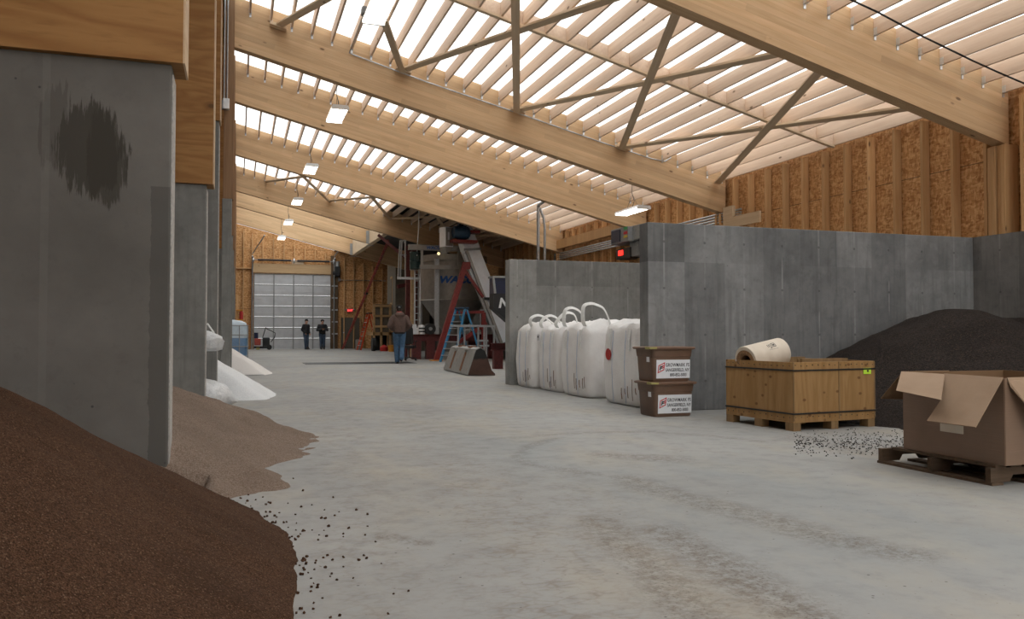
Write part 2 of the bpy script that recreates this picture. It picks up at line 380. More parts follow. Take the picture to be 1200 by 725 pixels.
    M['ladder_red2'] = paint('worn_red_ladder', (.35, .06, .04), .55, 0, .2)
    M['ladder_blue'] = paint('blue_fibreglass', (.05, .22, .40), .45, 0, .1)
    M['alu'] = paint('aluminium', (.62, .63, .64), .4, .7)
    M['motorblue'] = paint('blue_motor_paint', (.015, .05, .10), .45, 0, .2)
    M['motorgreen'] = paint('dark_green_paint', (.012, .035, .032), .5, 0, .2)
    M['navy'] = paint('navy_paint', (.010, .016, .050), .4, 0, .2)
    M['black'] = paint('black_plastic', (.012, .012, .013), .5, 0, .2)
    M['blackdark'] = paint('dark_charcoal_panel', (.016, .016, .018), .6, 0, .2)
    M['olive'] = paint('olive_grey_panel', (.15, .13, .10), .7, 0, .15, 5)
    M['greydoor'] = paint('brown_grey_door', (.095, .080, .062), .6, 0, .1)
    M['white'] = paint('white_enamel', (.80, .80, .80), .4, 0, .05)
    M['label'] = paint('white_label', (.74, .76, .79), .5, 0, .03)
    M['ink'] = paint('black_ink', (.02, .02, .025), .6, 0, .0)
    M['redink'] = paint('red_ink', (.50, .02, .03), .6, 0, .0)
    M['blueink'] = paint('blue_lettering', (.02, .10, .38), .45, 0, .05)
    M['tub'] = paint('brown_plastic', (.15, .088, .057), .5, 0, .1, 8)
    M['tubrim'] = paint('brown_plastic_rim', (.18, .105, .07), .5, 0, .1, 8)
    M['yellow'] = paint('yellow_tape', (.34, .30, .10), .6)
    M['lime'] = paint('lime_sticker', (.55, .85, .06), .6, 0, .05)
    M['orange'] = paint('orange_plastic', (.60, .24, .02), .5)
    M['strapblack'] = paint('black_strap', (.02, .02, .02), .45)
    M['rubber'] = paint('rubber', (.02, .02, .02), .8)
    M['grey_box'] = paint('grey_enclosure', (.21, .22, .23), .5, .1)
    M['screen'] = paint('dark_blue_screen', (.015, .025, .06), .3)
    M['green_tape'] = paint('green_tape', (.05, .35, .12), .6)
    M['amber'] = paint('amber_label', (.55, .42, .05), .6)
    t = NT('door_steel'); c = t.coord(kind='World'); f = t.noise(c, 3, 4)
    M['doorpanel'] = t.pbr(t.ramp(f, [(.3, (.50, .51, .53)), (.7, (.58, .59, .61))]), .45, .2, t.bump(f, .05, .01))
    t = NT('woven_polypropylene'); c = t.coord(rand=4.0); f = t.noise(c, 4, 5); w1 = t.noise(t.coord((1, 1, .3), rand=4.0), 9, 4, .6, .5)
    col = t.ramp(f, [(.3, (.82, .80, .79)), (.7, (.92, .91, .90))])
    col = t.mix(col, (.66, .60, .54), t.ramp(w1, [(.62, 0.0), (.8, .25)]))
    M['bag'] = t.pbr(col, .6, 0, t.bump(t.math('ADD', w1, t.noise(c, 40, 3)), .35, .012), spec=.35)
    M['bagstrap'] = paint('white_webbing', (.82, .82, .80), .7, 0, .08, 30)
    M['thread'] = paint('blue_seam_thread', (.42, .50, .66), .7)
    M['rust'] = paint('rust_stain', (.17, .085, .045), .9, 0, .4, 30)
    M['silt'] = paint('dark_wet_edge', (.11, .10, .095), .9, 0, .3, 30)
    t = NT('film_bag'); c = t.coord(rand=4.0); f = t.noise(c, 14, 6, .7, 1.0)
    M['film'] = t.pbr(t.ramp(f, [(.3, (.58, .60, .62)), (.65, (.84, .85, .86))]), .4, 0, t.bump(f, .8, .04))
    def card(name, lo, hi, wrap):
        t = NT(name); c = t.coord(); f = t.noise(c, 3, 5); g = t.noise(t.coord((1, 1, 30)), 3.0, 3)
        col = t.mix(t.ramp(f, [(.3, lo), (.7, hi)]), tuple(min(1, x*1.25) for x in hi), t.ramp(g, [(.55, 0.0), (.8, .35 if wrap else .08)]))
        return t.pbr(col, .42 if wrap else .8, 0, t.bump(g, .3 if wrap else .08, .006), spec=.5 if wrap else .2)
    M['card'] = card('cardboard_in_film', (.20, .128, .084), (.25, .163, .112), True)
    M['cardflap'] = card('bare_cardboard', (.30, .205, .135), (.37, .26, .178), False)
    M['cardin'] = card('cardboard_inside', (.18, .108, .058), (.23, .142, .08), False)
    t = NT('kraft_roll'); c = t.coord(); f = t.noise(c, 6, 5)
    M['roll'] = t.pbr(t.ramp(f, [(.3, (.60, .52, .42)), (.7, (.70, .62, .52))]), .7)
    M['rollend'] = paint('brown_roll_end', (.22, .12, .055), .85, 0, .5, 60)
    M['totewater'] = paint('blue_liquid_tank', (.13, .24, .40), .3, 0, .1)
    M['totetop'] = paint('milky_tank', (.50, .60, .68), .35, 0, .08)
    t = NT('bucket_steel'); c = t.coord(); f = t.noise(c, 5, 7, .7); z = t.sep(c)[2]
    M['bucketgrey'] = t.pbr(t.mix(t.ramp(f, [(.4, (.24, .235, .22)), (.7, (.33, .32, .30))]), (.16, .075, .04), t.ramp(f, [(.58, 0.0), (.68, .8)])), .6, .2, t.bump(f, .2, .01))
    t = NT('rusty_bucket_side'); c = t.coord(); f = t.noise(c, 3, 7, .7); z = t.sep(c)[2]
    k = t.ramp(t.math('ADD', t.math('MULTIPLY', z, 1.3), t.math('MULTIPLY', t.math('SUBTRACT', f, .5), .5)), [(.50, 0.0), (.56, 1.0)])
    M['bucketside'] = t.pbr(t.mix(t.ramp(f, [(.3, (.055, .025, .018)), (.7, (.10, .048, .032))]), (.012, .012, .012), k), .7, 0, t.bump(f, .2, .01))
    M['rustrail'] = paint('rusty_rail', (.20, .085, .04), .8, 0, .5, 25)
    # people
    M['skin'] = paint('skin', (.50, .29, .21), .55, 0, .06)
    M['brownjacket'] = paint('brown_canvas_jacket', (.105, .066, .054), .9, 0, .2, 20, .3)
    M['darkjacket'] = paint('dark_jacket', (.014, .014, .017), .85, 0, .3, 20, .3)
    M['blackknit'] = paint('black_knit', (.010, .010, .011), .95, 0, .3, 40, .4)
    M['denim'] = paint('blue_denim', (.055, .115, .20), .9, 0, .25, 18, .2)
    M['denim2'] = paint('dark_denim', (.045, .07, .115), .9, 0, .25, 18, .2)
    M['boot'] = paint('dark_boot', (.025, .020, .017), .7)
    M['redcloth'] = paint('red_collar_cloth', (.42, .03, .025), .9)
    M['hair'] = paint('dark_hair', (.03, .02, .015), .8)
    def glow(name, col, st):
        t = NT(name); e = t.n('ShaderNodeEmission'); e.inputs[0].default_value = (*col, 1); e.inputs[1].default_value = st
        t.l(e.outputs[0], t.out.inputs[0]); return t.m
    M['tube'] = glow('lit_lamp_tube', (1.0, .93, .78), 11.0)
    M['exit'] = glow('lit_exit_letters', (1.0, .08, .08), 2.2)
    M['exitface'] = paint('exit_sign_face', (.62, .10, .10), .5)
    M['digits'] = glow('lit_red_digits', (1.0, .03, .02), 3.0)
    M['spotglow'] = glow('lit_work_bulb', (1.0, .82, .42), 1.6)
mats()

# ------------------------------------------------------------------ the shell of the building
SL = .25; ZB = 6.53; CA = math.atan(SL)            # slope and underside of the glulam beams: z = ZB - SL*x
DEP = .985; JB = .745                             # beam depth and joist underside, measured upright from the beam underside
XS = 10.53                                        # face of the side wall
def zb(x): return ZB - SL*x
def onRoof(px, py, off=JB):
    d = ray(px, py); t = (ZB+off-H)/(d.z+SL*d.x); return EYE + d*t
BEAM_Y = [9.15, 16.62, 20.57, 26.79, 33.66, 37.74, 43.55]
YB = 52.0                                         # back wall

def floor():
    xs = np.unique(np.round(np.concatenate([np.linspace(-7, -1, 7), np.arange(-1, 8, .05), np.linspace(8, 11.2, 6)]), 3))
    ys = np.unique(np.round(np.concatenate([np.linspace(-6, 1.8, 5), np.arange(1.8, 12, .05), np.arange(12, 20, .2), np.linspace(20, 53, 20)]), 3))
    X, Y = np.meshgrid(xs, ys); n = X.size
    D = np.zeros((n, 3)); P = np.stack([X.ravel(), Y.ravel()], 1)
    rs = np.random.RandomState(3)
    wob = .06*np.sin(P[:, 0]*5.1+P[:, 1]*2.3)+.05*np.sin(P[:, 1]*7.7-P[:, 0]*3.1)
    def stroke(ch, pix, w, k):
        q = [np.array(onZ(*p)[:2]) for p in pix]; best = np.full(n, 1e9)
        for a, b in zip(q, q[1:]):
            ab = b-a; t = np.clip(((P-a)@ab)/(ab@ab), 0, 1); best = np.minimum(best, np.hypot(*(P-(a+t[:, None]*ab)).T))
        D[:, ch] = np.maximum(D[:, ch], k*np.clip(1.35-(best+wob*w*2)/w, 0, 1))
    stroke(0, [(578, 514), (620, 511), (660, 508), (700, 506), (760, 506), (830, 510), (900, 518)], .09, .55)
    stroke(0, [(648, 514), (620, 523), (604, 536), (625, 545), (660, 549), (700, 556)], .07, .9)
    stroke(0, [(712, 533), (750, 535), (792, 538)], .16, .8)
    stroke(0, [(735, 560), (770, 573), (800, 582), (850, 596), (900, 609), (960, 628), (1060, 650)], .16, .95)
    stroke(0, [(700, 608), (740, 645), (790, 695), (840, 740)], .14, .75)
    stroke(0, [(780, 622), (850, 664), (910, 702), (960, 740)], .15, .95)
    stroke(0, [(452, 628), (500, 637)], .05, .9)
    stroke(0, [(935, 513), (1010, 530), (1055, 520)], .22, .55)
    stroke(0, [(990, 519), (1015, 521)], .06, 1.0)
    stroke(1, [(540, 545), (590, 610), (640, 670), (690, 740)], .42, .85)
    stroke(1, [(660, 560), (760, 650), (880, 740)], .32, .75)
    stroke(1, [(380, 455), (400, 520), (420, 600), (440, 735)], .30, .55)
    stroke(1, [(470, 450), (505, 500), (545, 545)], .35, .5)
    stroke(2, [(655, 516), (622, 527), (612, 538), (650, 547)], .16, .9)
    stroke(2, [(560, 512), (640, 540), (800, 600), (1000, 660)], .5, .55)
    stroke(2, [(850, 545), (1000, 600), (1190, 640)], .45, .6)
    V = [(x, y, 0.0) for x, y in P]; W = len(xs)
    Fs = [(j*W+i, j*W+i+1, (j+1)*W+i+1, (j+1)*W+i) for j in range(len(ys)-1) for i in range(W-1)]
    me = bpy.data.meshes.new('floor'); me.from_pydata(V, [], Fs)
    at = me.attributes.new('dirt', 'FLOAT_VECTOR', 'POINT'); at.data.foreach_set('vector', D.astype(np.float32).ravel())
    o = add_mesh('floor', me, M['floor']); tag(o, 'pale concrete floor with muddy tyre tracks', None, None, 'structure')
floor()
def struct(name, mb, m, label=None, **k): return tag(mb.build(name, m, **k), label, None, None, 'structure')

# left-hand dividing walls, each with a plywood upper part
FINS = [(5.65, -.415, 2.75, -.335), (10.15, -.357, 2.75, -.277), (12.75, -.285, 4.14, -.262), (17.9, -.285, 2.75, -.21), (26.0, -.235, 2.9, -.20), (29.6, -.20, 4.3, -.16)]
for i, (y, x, h, xp) in enumerate(FINS):
    lab = ['stained grey concrete dividing wall beside the red-brown heap', 'grey concrete dividing wall behind the tan heap', 'tall grey concrete dividing wall behind the white bags',
           'grey concrete dividing wall between the two white heaps', 'grey concrete dividing wall beyond the blue tank', 'tall grey dividing wall farthest along the row, toward the big door'][i]
    mb = MB(); mb.span(-6.5, x, y, y+.27, 0, h, b=.012)
    struct('wall_divider', mb, M['conc_stain'] if i == 0 else M['conc_left2'], lab)
    mb = MB(); mb.span(x+.0005, x+.008, y+.02, y+.25, 0, h-.06); struct('trim_%d' % (i+11), mb, M['lit_edge'])  # thin added slab, its pale colour imitates hall light on the wall end
    mb = MB(); mb.span(-6.5, xp-.012, y-.05, y+.32, h, 7.55); struct('wall_divider_upper', mb, M['ply'], 'orange-toned plywood wall on top of the ' + lab)
    mb = MB(); mb.span(xp-.012, xp, y-.05, y+.32, h, 7.55); struct('trim_%d' % (i+1), mb, M['board'], None)
mb = MB(); mb.span(-6.7, -6.5, -6, YB, 0, 3.0); struct('wall_left', mb, M['conc_left2'])
mb = MB(); mb.span(-6.7, -6.5, -6, YB, 3.0, 7.6); struct('wall_left_upper', mb, M['osb'])
mb = MB(); mb.span(-6.7, -.30, -6, YB, 7.56, 7.66); struct('ceiling_left', mb, M['ply'])
# right-hand side
mb = MB(); mb.span(XS, 10.95, -6, YB, 0, 2.46); struct('wall_right', mb, M['conc_side'], 'grey concrete side wall behind the dark heap')
mb = MB(); mb.span(10.95, 10.99, -6, YB, 2.461, 4.94); struct('wall_right_upper', mb, M['osb'], 'strand-board upper side wall behind the studs')
mb = MB(); mb.span(5.04, XS, 9.5, 9.74, 0, 2.46, b=.012); struct('wall_bay', mb, M['conc_right'], 'dark grey concrete bay wall behind the wooden crate')
mb = MB(); mb.span(5.04, XS, 15.2, 15.48, 0, 2.46, b=.012); struct('wall_bay', mb, M['conc_right2'], 'pale concrete bay wall behind the white bulk bags')
# back wall
DX0, DX1, DH = .91, 5.57, 4.60
mb = MB()
mb.span(-6.6, DX0, YB, YB+.03, 0, 8.2); mb.span(DX1, 10.95, YB, YB+.03, 0, 8.2); mb.span(DX0, DX1, YB, YB+.03, DH, 8.2)
struct('wall_back', mb, M['osb'], 'strand-board back wall with studs around the big door')
# end behind the camera: a header over a wide open doorway
mb = MB(); mb.span(-6.6, 10.95, -6.2, -6, 4.4, 8.2); mb.span(-6.6, 0, -6.2, -6, 0, 4.4); mb.span(8.5, 10.95, -6.2, -6, 0, 4.4); struct('wall_front', mb, M['osb'])
# translucent roof
def roof_part(name, x0, x1, y0, y1, m, label):
    n = max(2, int((y1-y0)/.1)); r0 = [(x, None) for x in (x0, x1)]
    mb = MB(); vs = []
    for k in range(n+1):
        y = y0+(y1-y0)*k/n; dz = .018*(k % 2)
        vs.append([mb.bm.verts.new((x, y, zb(x)+DEP+.03+dz)) for x in (x0, x1)])
    for a, b in zip(vs, vs[1:]): mb.bm.faces.new((a[0], a[1], b[1], b[0]))
    return struct(name, mb, m, label)
roof_part('ceiling', -.30, 11.3, -6.2, 27.0, M['roof'], 'translucent white corrugated roof sheets above the joists')
roof_part('ceiling_mixing', -.30, 5.7, 27.0, YB+.1, M['roof'], 'translucent white corrugated roof sheets toward the back wall')
roof_part('ceiling_dark', 5.7, 11.3, 27.0, YB+.1, M['blackdark'], 'dark opaque roof over the mixing machine')

# glulam beams
BL = ['long glulam roof beam nearest the ceiling corner, cut off by the picture edge', 'long glulam roof beam carrying the thin conduit along its face',
      'glulam roof beam just beyond the bar lamp', 'glulam roof beam over the white conveyor leg', 'glulam roof beam over the blue lettered mixer drum',
      'shorter glulam roof beam ending at a steel hanger', 'glulam roof beam closest to the back wall']
for i, y in enumerate(BEAM_Y):
    x0, x1 = (-.32, XS+.34) if i not in (5,) else (-.32, 5.70)
    th = .22
    mb = MB(); L = (x1-x0)/math.cos(CA); dp = DEP*math.cos(CA)
    s_, c_ = DEP*math.sin(CA), DEP*math.cos(CA); mb.prism([(0, 0, 0), (L, 0, 0), (L-s_, 0, c_), (-s_, 0, c_)], (0, th, 0))
    o = mb.build('glulam_beam', M['glulam'], origin=(0, 0, 0)); o.location = (x0, y, zb(x0)); o.rotation_euler = (0, CA, 0)
    tag(o, BL[i], 'roof beam', 'glulam roof beams', 'thing')
# girder along the building that carries the cut beam
mb = MB(); mb.span(5.70, 5.92, BEAM_Y[4]+.23, BEAM_Y[6]-.01, zb(5.7)-.02, zb(5.7)+.93, b=.01)
tag(mb.build('timber_girder', M['brace']), 'timber girder running lengthwise between two glulam beams near the red brace', 'roof beam', None, 'thing')
for y, lab in ((BEAM_Y[5], 'grey steel beam hanger at the end of the shorter glulam beam'), (BEAM_Y[6]-.06, 'grey steel beam hanger at the girder end near the back wall')):
    mb = MB(); x = 5.56; mb.span(x, 5.93, y-.045, y-.03, zb(x)-.05, zb(x)+.55); mb.span(x, 5.93, y-.045, y+.0, zb(x)-.14, zb(x)-.125)
    tag(mb.build('beam_hanger', M['greysteel']), lab, 'bracket', 'steel beam hangers')

# roof joists between the beams, each with its zinc hanger at the far end
bays = [(1.2, 9.15, 'over the frontmost bay, before the first glulam beam', None), (9.37, 16.62, 'in the wide bay with crossed braces', None), (16.84, 20.57, 'in the bay with the bar lamp', None),
        (20.79, 26.79, 'in the bay above the pale concrete wall', None), (27.01, 33.66, 'in the braced bay next to the mixing machine', None)]
hanger = None
for bi, (y0, y1, where, _) in enumerate(bays):
    g = MB(); L = y1-y0; dj = .238
    g.span(-.019, .019, -L/2, L/2, 0, dj)
    me = None; hm = None
    for k in range(28):
        x = .18+.392*k
        if x > 10.86: break
        p = Vector((x, (y0+y1)/2, zb(x)+JB))
        if me is None:
            o = g.build('roof_joist', M['purlin'], origin=(0, 0, 0)); me = o.data
            h = MB(); e = L/2
            h.span(-.026, .026, e-.07, e-.004, -.004, -.001); h.span(.020, .0225, e-.07, e-.004, -.004, .10); h.span(-.0225, -.020, e-.07, e-.004, -.004, .10)
            h.span(-.019, .019, e-.012, e-.004, -.065, -.004)
            ho = h.build('joist_hanger', M['hanger'], o); hm = ho
        else:
            o = bpy.data.objects.new('roof_joist', me); C.objects.link(o)
            ho = hm.copy(); C.objects.link(ho); ho.parent = o
        o.location = p
        tag(o, 'pale spruce roof joist ' + where, 'roof joist', 'roof joists ' + where)
# solid blocking line halfway along the wide bay
YM = 12.80
row = thing('blocking_row', 'row of wooden blocking between joists, halfway along the wide braced bay', 'blocking', (.18, YM, zb(.18)+JB))
x0, x1 = .18, .18+.392*27; L = (x1-x0)/math.cos(CA)
mb = MB(); mb.span(0, L, -.045, .045, -.04, 0)
st = mb.build('strip', M['brace'], row); st.rotation_euler = (0, CA, 0)
blk = None
for k in range(27):
    xa = .18+.392*k+.021
    if blk is None:
        mb = MB(); mb.prism([(0, -.02, 0), (.35, -.02, -.35*SL), (.35, -.02, .225-.35*SL), (0, -.02, .225)], (0, .04, 0)); blk = mb.build('block', M['purlin'], row); b = blk
    else: b = blk.copy(); C.objects.link(b)
    b.location = (xa-.18, 0, -SL*(xa-.18))
# crossed lattice braces under the joists
def brace(p, q, label, group, up=(0, 0, 1), w=.14, h=.04):
    p, q = Vector(p), Vector(q); L = (q-p).length
    mb = MB(); mb.span(-L/2, L/2, -w/2, w/2, -h, 0)
    o = mb.build('diagonal_brace', M['brace'], origin=(0, 0, 0)); o.location = (p+q)/2
    nrm = Vector((SL, 0, 1)).normalized(); x = (q-p).normalized(); y = nrm.cross(x).normalized(); z = x.cross(y)
    o.rotation_euler = Matrix((x, y, z)).transposed().to_euler()
    tag(o, label, 'brace', group)
def rp(x, y, off=JB): return Vector((x, y, zb(x)+off))
def lattice(ya, yb, xa, dx, n, label, group, o=0.0):
    for k in range(n):
        x = xa+dx*k
        for j, xe in enumerate((x+dx, x-dx)):
            if xe > 11.2 or xe < -1.3: continue
            xs_, xe_ = x, xe; y_e = ya
            if xe_ < -.2: f = (x+.2)/(x-xe_); xe_ = -.2; y_e = yb+(ya-yb)*f
            if xe_ > 10.7: f = (10.7-x)/(xe_-x); xe_ = 10.7; y_e = yb+(ya-yb)*f
            offs = JB-.043-(.042 if j else 0)
            brace(rp(xs_, yb-.03, offs), rp(xe_, y_e, offs), label, group)
lattice(9.40, 16.60, .70, 2.48, 5, 'rough wooden brace crossing under the joists of the wide bay', 'crossed braces in the wide bay')
lattice(27.05, 33.64, 1.0, 2.48, 4, 'rough wooden brace crossing under the joists beside the mixing machine', 'crossed braces beside the mixing machine')
# gusset blocks where the braces meet the long beam
for k in range(5):
    x = .70+2.48*k
    if x > 10.5: break
    mb = MB(); mb.prism([(-.16, 0, .05), (.16, 0, .05), (.16, 0, -.01), (-.16, 0, -.01)], (0, -.16, 0))
    o = mb.build('brace_block', M['brace'], origin=(0, 0, 0)); o.location = rp(x, 16.61, JB-.10); o.rotation_euler = (0, CA, 0)
    tag(o, 'short wooden block where braces meet the long glulam beam', 'block', 'brace blocks along the long beam')

# studs of the side wall
segs = [(4.2, 9.0, 'before the first glulam beam'), (9.5, 16.5, 'under the wide braced bay'), (16.9, 20.45, 'under the bay with the bar lamp'), (20.9, 26.7, 'beyond the bar lamp, over the pale concrete wall'), (27.1, 33.5, 'in the dim bay by the mixing machine')]
for y0, y1, where in segs:
    y = y0; me = None
    while y < y1:
        if me is None:
            mb = MB(); mb.span(0, .145, -.026, .026, 0, zb(10.8)+JB-2.46-.02); o = mb.build('wall_stud', M['stud'], origin=(0, 0, 0)); me = o.data
        else: o = bpy.data.objects.new('wall_stud', me); C.objects.link(o)
        o.location = (10.79, y, 2.46); y += .61
        tag(o, 'upright spruce wall stud ' + where, 'wall stud', 'wall studs ' + where, 'thing')
for i, y in enumerate(BEAM_Y[:5]):          # built-up posts that carry the beams
    for k in range(4):
        mb = MB(); mb.span(10.66+.035*(k % 2), 10.93, y-.10+.085*k, y-.03+.085*k, 2.46, zb(10.85)-.02)
        tag(mb.build('post_ply', M['stud']), 'upright timber of the built-up post under the %s beam end' % ['first', 'second', 'third', 'fourth', 'fifth'][i], 'post', 'built-up post under the %s beam end' % ['first', 'second', 'third', 'fourth', 'fifth'][i])
for k in range(6):
    mb = MB(); mb.span(10.66, 10.93, 8.05+.14*k, 8.10+.14*k, 2.46, 4.45)
    tag(mb.build('wall_stud', M['stud']), 'close-set stud just before the first glulam beam end', 'wall stud', 'close-set studs at the first beam end', 'thing')
# posts at the high end of the beams
for i, y in enumerate(BEAM_Y[1:], 1):
    z1 = zb(-.2)+DEP
    zp = 3.3 if i == 2 else 3.55
    mb = MB(); mb.span(-.30, -.125, y-.31, y-.01, 0, zp, b=.01); struct('wall_pier', mb, M['conc_left2'], 'concrete pier under a timber post')
    mb = MB(); mb.span(-.285, -.105, y-.30, y-.02, zp, z1, b=.006); o = mb.build('timber_post', M['post'])
    tag(o, 'dark timber post at the high end of the %s glulam beam' % ['', 'second', 'third', 'fourth', 'fifth', 'sixth', 'seventh'][i], 'post', 'timber posts at the high beam ends', 'thing')
# studs on the back wall
me = None
xs = [-.9, -.3, .3, .8]+[.8+.62*k for k in range(1, 8)]+[5.72, 6.3, 6.9, 7.5, 8.1, 8.7]
for x in xs:
    low = DH+.62 if DX0 < x < DX1 else 0.0
    if x < -.2: continue
    mb = MB(); mb.span(x-.03, x+.03, YB-.14, YB-.002, low, zb(x)+JB-.05)
    tag(mb.build('wall_stud', M['stud']), 'upright stud of the back wall, ' + ('above the big roll-up door' if low else ('on the tank side of the big door' if x < 1 else 'around the exit door')), 'wall stud',
        'back wall studs ' + ('above the big door' if low else ('on the tank side' if x < 1 else 'around the exit door')), 'thing')
mb = MB(); mb.span(DX0-.1, DX1+.1, YB-.18, YB-.005, DH+.03, DH+.60); tag(mb.build('door_header', M['header'], ), 'pale timber header over the big roll-up door', 'header', None, 'thing')
mb = MB(); mb.span(-.15, .86, YB-.2, YB-.005, DH+.25, DH+.33); tag(mb.build('wall_rail', M['stud']), 'short cross rail on the back wall beside the big door', 'rail', None, 'thing')

# ------------------------------------------------------------------ heaps of loose material
from mathutils import noise as mn
def heap(name, label, cat, b, hf, m, res=.06, clip=None):
    x0, x1, y0, y1 = b; nx = int((x1-x0)/res)+1; ny = int((y1-y0)/res)+1
    V = []; Hh = []
    for j in range(ny):
        for i in range(nx):
            x = x0+(x1-x0)*i/(nx-1); y = y0+(y1-y0)*j/(ny-1); h = hf(x, y)
            Hh.append(h); V.append((x, y, max(h, -.012)))
    Fs = []
    for j in range(ny-1):
        for i in range(nx-1):
            q = (j*nx+i, j*nx+i+1, (j+1)*nx+i+1, (j+1)*nx+i)
            if max(Hh[k] for k in q) <= 0: continue
            cx = V[q[0]][0]; cy = V[q[0]][1]
            if clip and clip(cx, cy): continue
            Fs.append(q)
    used = sorted({k for q in Fs for k in q}); mp = {k: n for n, k in enumerate(used)}
    ox, oy = (x0+x1)/2, (y0+y1)/2
    me = bpy.data.meshes.new(name); me.from_pydata([(V[k][0]-ox, V[k][1]-oy, V[k][2]) for k in used], [], [[mp[k] for k in q] for q in Fs])
    for p in me.polygons: p.use_smooth = True
    o = add_mesh(name, me, m, None, (ox, oy, 0)); return tag(o, label, cat, None, 'stuff')
def nz(x, y, s, k=0): return mn.noise(Vector((x*s, y*s, k*3.7)))
def cone(x, y, cx, cy, h, sl, k=0, jag=.05, crown=.5, sx=1.0, sy=1.0):
    d = math.hypot((x-cx)*sx, (y-cy)*sy); d = math.sqrt(d*d+crown*crown)-crown*.8
    v = h-sl*d
    v += jag*nz(x, y, 1.1, k)+jag*.5*nz(x, y, 3.1, k+1)+jag*.22*nz(x, y, 9, k+2)
    return v
BH_ = (-3.3, 3.9, 1.93, .605)
heap('granule_heap', 'big red-brown granule heap in front of the stained concrete wall', 'heap', (-6.4, .75, .5, 5.64), lambda x, y: cone(x, y, *BH_, 1, .045), M['brown'], .04)
def tanh_(x, y):
    h = max(cone(x, y, -2.8, 8.0, 1.39, .455, 5, .10), cone(x, y, -1.5, 6.35, .74, .5, 6, .11))
    if y < 5.66 and x < -.2: h = min(h, cone(x, y, *BH_, 1, .045)-.03)
    return h
heap('granule_heap', 'light tan granule heap between the first two dividing walls', 'heap', (-6, 1.0, 4.3, 10.14), tanh_, M['tan'], .04, lambda x, y: y < 5.88 and x < -.5)
heap('crystal_heap', 'bright white crystal heap spilling onto the floor beside the white bags', 'heap', (-5, 1.2, 12.86, 16.2), lambda x, y: min(cone(x, y, -2.5, 14.1, 1.72, .63, 9, .05), (y-13.08-.10*nz(x*2, 1, 1.5, 3))*1.1), M['white1'], .05)
heap('crystal_heap', 'smooth cream-white crystal heap in front of the blue tank', 'heap', (-5, 1.4, 20.58, 24.3), lambda x, y: min(cone(x, y, -2.1, 21.7, 1.70, .66, 12, .02), (y-20.57)*1.2), M['white2'], .05)
def darkh(x, y):
    return max(cone(x, y, 8.95, 8.4, 1.42, .65, 20, .06, .6), cone(x, y, 8.3, 5.5, .95, .55, 22, .06, .7), cone(x, y, 10.4, 8.6, 1.25, .35, 25, .05, .5), cone(x, y, 9.3, 6.6, .85, .50, 27, .06, .5))
heap('granule_heap', 'dark brown granule heap behind the crate and the cardboard box', 'heap', (4.9, 10.52, 3.6, 9.49), darkh, M['dark'], .06)
random.seed(11)
mb = MB()
for k in range(520):
    t = random.random(); a = random.uniform(-1.0, .75); r = 3.5+random.expovariate(5.0)*.7
    x = BH_[0]+r*math.cos(a); y = BH_[1]+r*math.sin(a)
    if cone(x, y, *BH_, 1, .045) > -.0 or y < 1.4 or (y > 5.5 and x < -.1): continue
    s = random.uniform(.003, .007)
    mb.box((x, y, s*.7), (s*2, s*1.6, s*1.4), Euler((random.random(), random.random(), random.random()*3)).to_matrix())
tag(mb.build('spilled_granules', M['brown']), 'scattered red-brown granules on the floor at the toe of the brown heap', 'granules', None, 'stuff')
mb = MB()
for k in range(700):
    p = onZ(random.uniform(930, 1062), random.gauss(519, 7))
    s = random.uniform(.002, .006)
    mb.box((p.x, p.y, s*.6), (s*2, s*1.7, s*1.2), Euler((random.random(), random.random(), random.random()*3)).to_matrix())
tag(mb.build('spilled_grit', M['dark']), 'loose dark grit on the floor in front of the dark heap', 'grit', None, 'stuff')

# white film sacks behind the second dividing wall
def sack(loc, sx, sy, h, label, seed, slope=0.0):
    mb = MB(); R = []
    for z, f in ((0, .86), (.06, .97), (.3, 1.0), (.6, 1.0), (.85, .93), (.97, .75), (1.0, .35)):
        r = []
        for k in range(32):
            a = 2*PI*k/32; c_, s_ = math.cos(a), math.sin(a); e = 1/((abs(c_)**3.5+abs(s_)**3.5)**(1/3.5))
            n_ = 1+.16*mn.noise(Vector((c_*2, s_*2, z*5+seed)))+.10*mn.noise(Vector((c_*6, s_*6, z*9+seed)))
            x = c_*e*sx/2*f*n_; y = s_*e*sy/2*f*n_
            r.append((x, y, h*z*(1-slope*(x/sx+.5))+.06*mn.noise(Vector((x*7, y*7, z+seed)))*(z > .1)))
        R.append(r)
    mb.rings(R); o = mb.build('plastic_sack', M['film'], smooth=True, angle=70, origin=(0, 0, 0)); o.location = loc
    tag(o, label, 'sack'); return o
sack((-.78, 11.75, 0), 1.35, .95, .60, 'lowest crumpled white sack on the floor behind the second dividing wall', 1.0, .45)
sack((-1.10, 11.75, .43), .95, .9, .42, 'middle white sack in the stack behind the second dividing wall, mostly hidden', 5.0, .2)
s3 = sack((-.72, 11.75, .78), 1.05, .9, .34, 'top white sack jutting out above the gap behind the second dividing wall', 9.0, .3)
mb = MB(); mb.tube([(.22, -.1, .22), (.24, -.1, .33), (.34, -.1, .36), (.42, -.1, .24)], .012); mb.build('tie_loop', M['bagstrap'], s3)

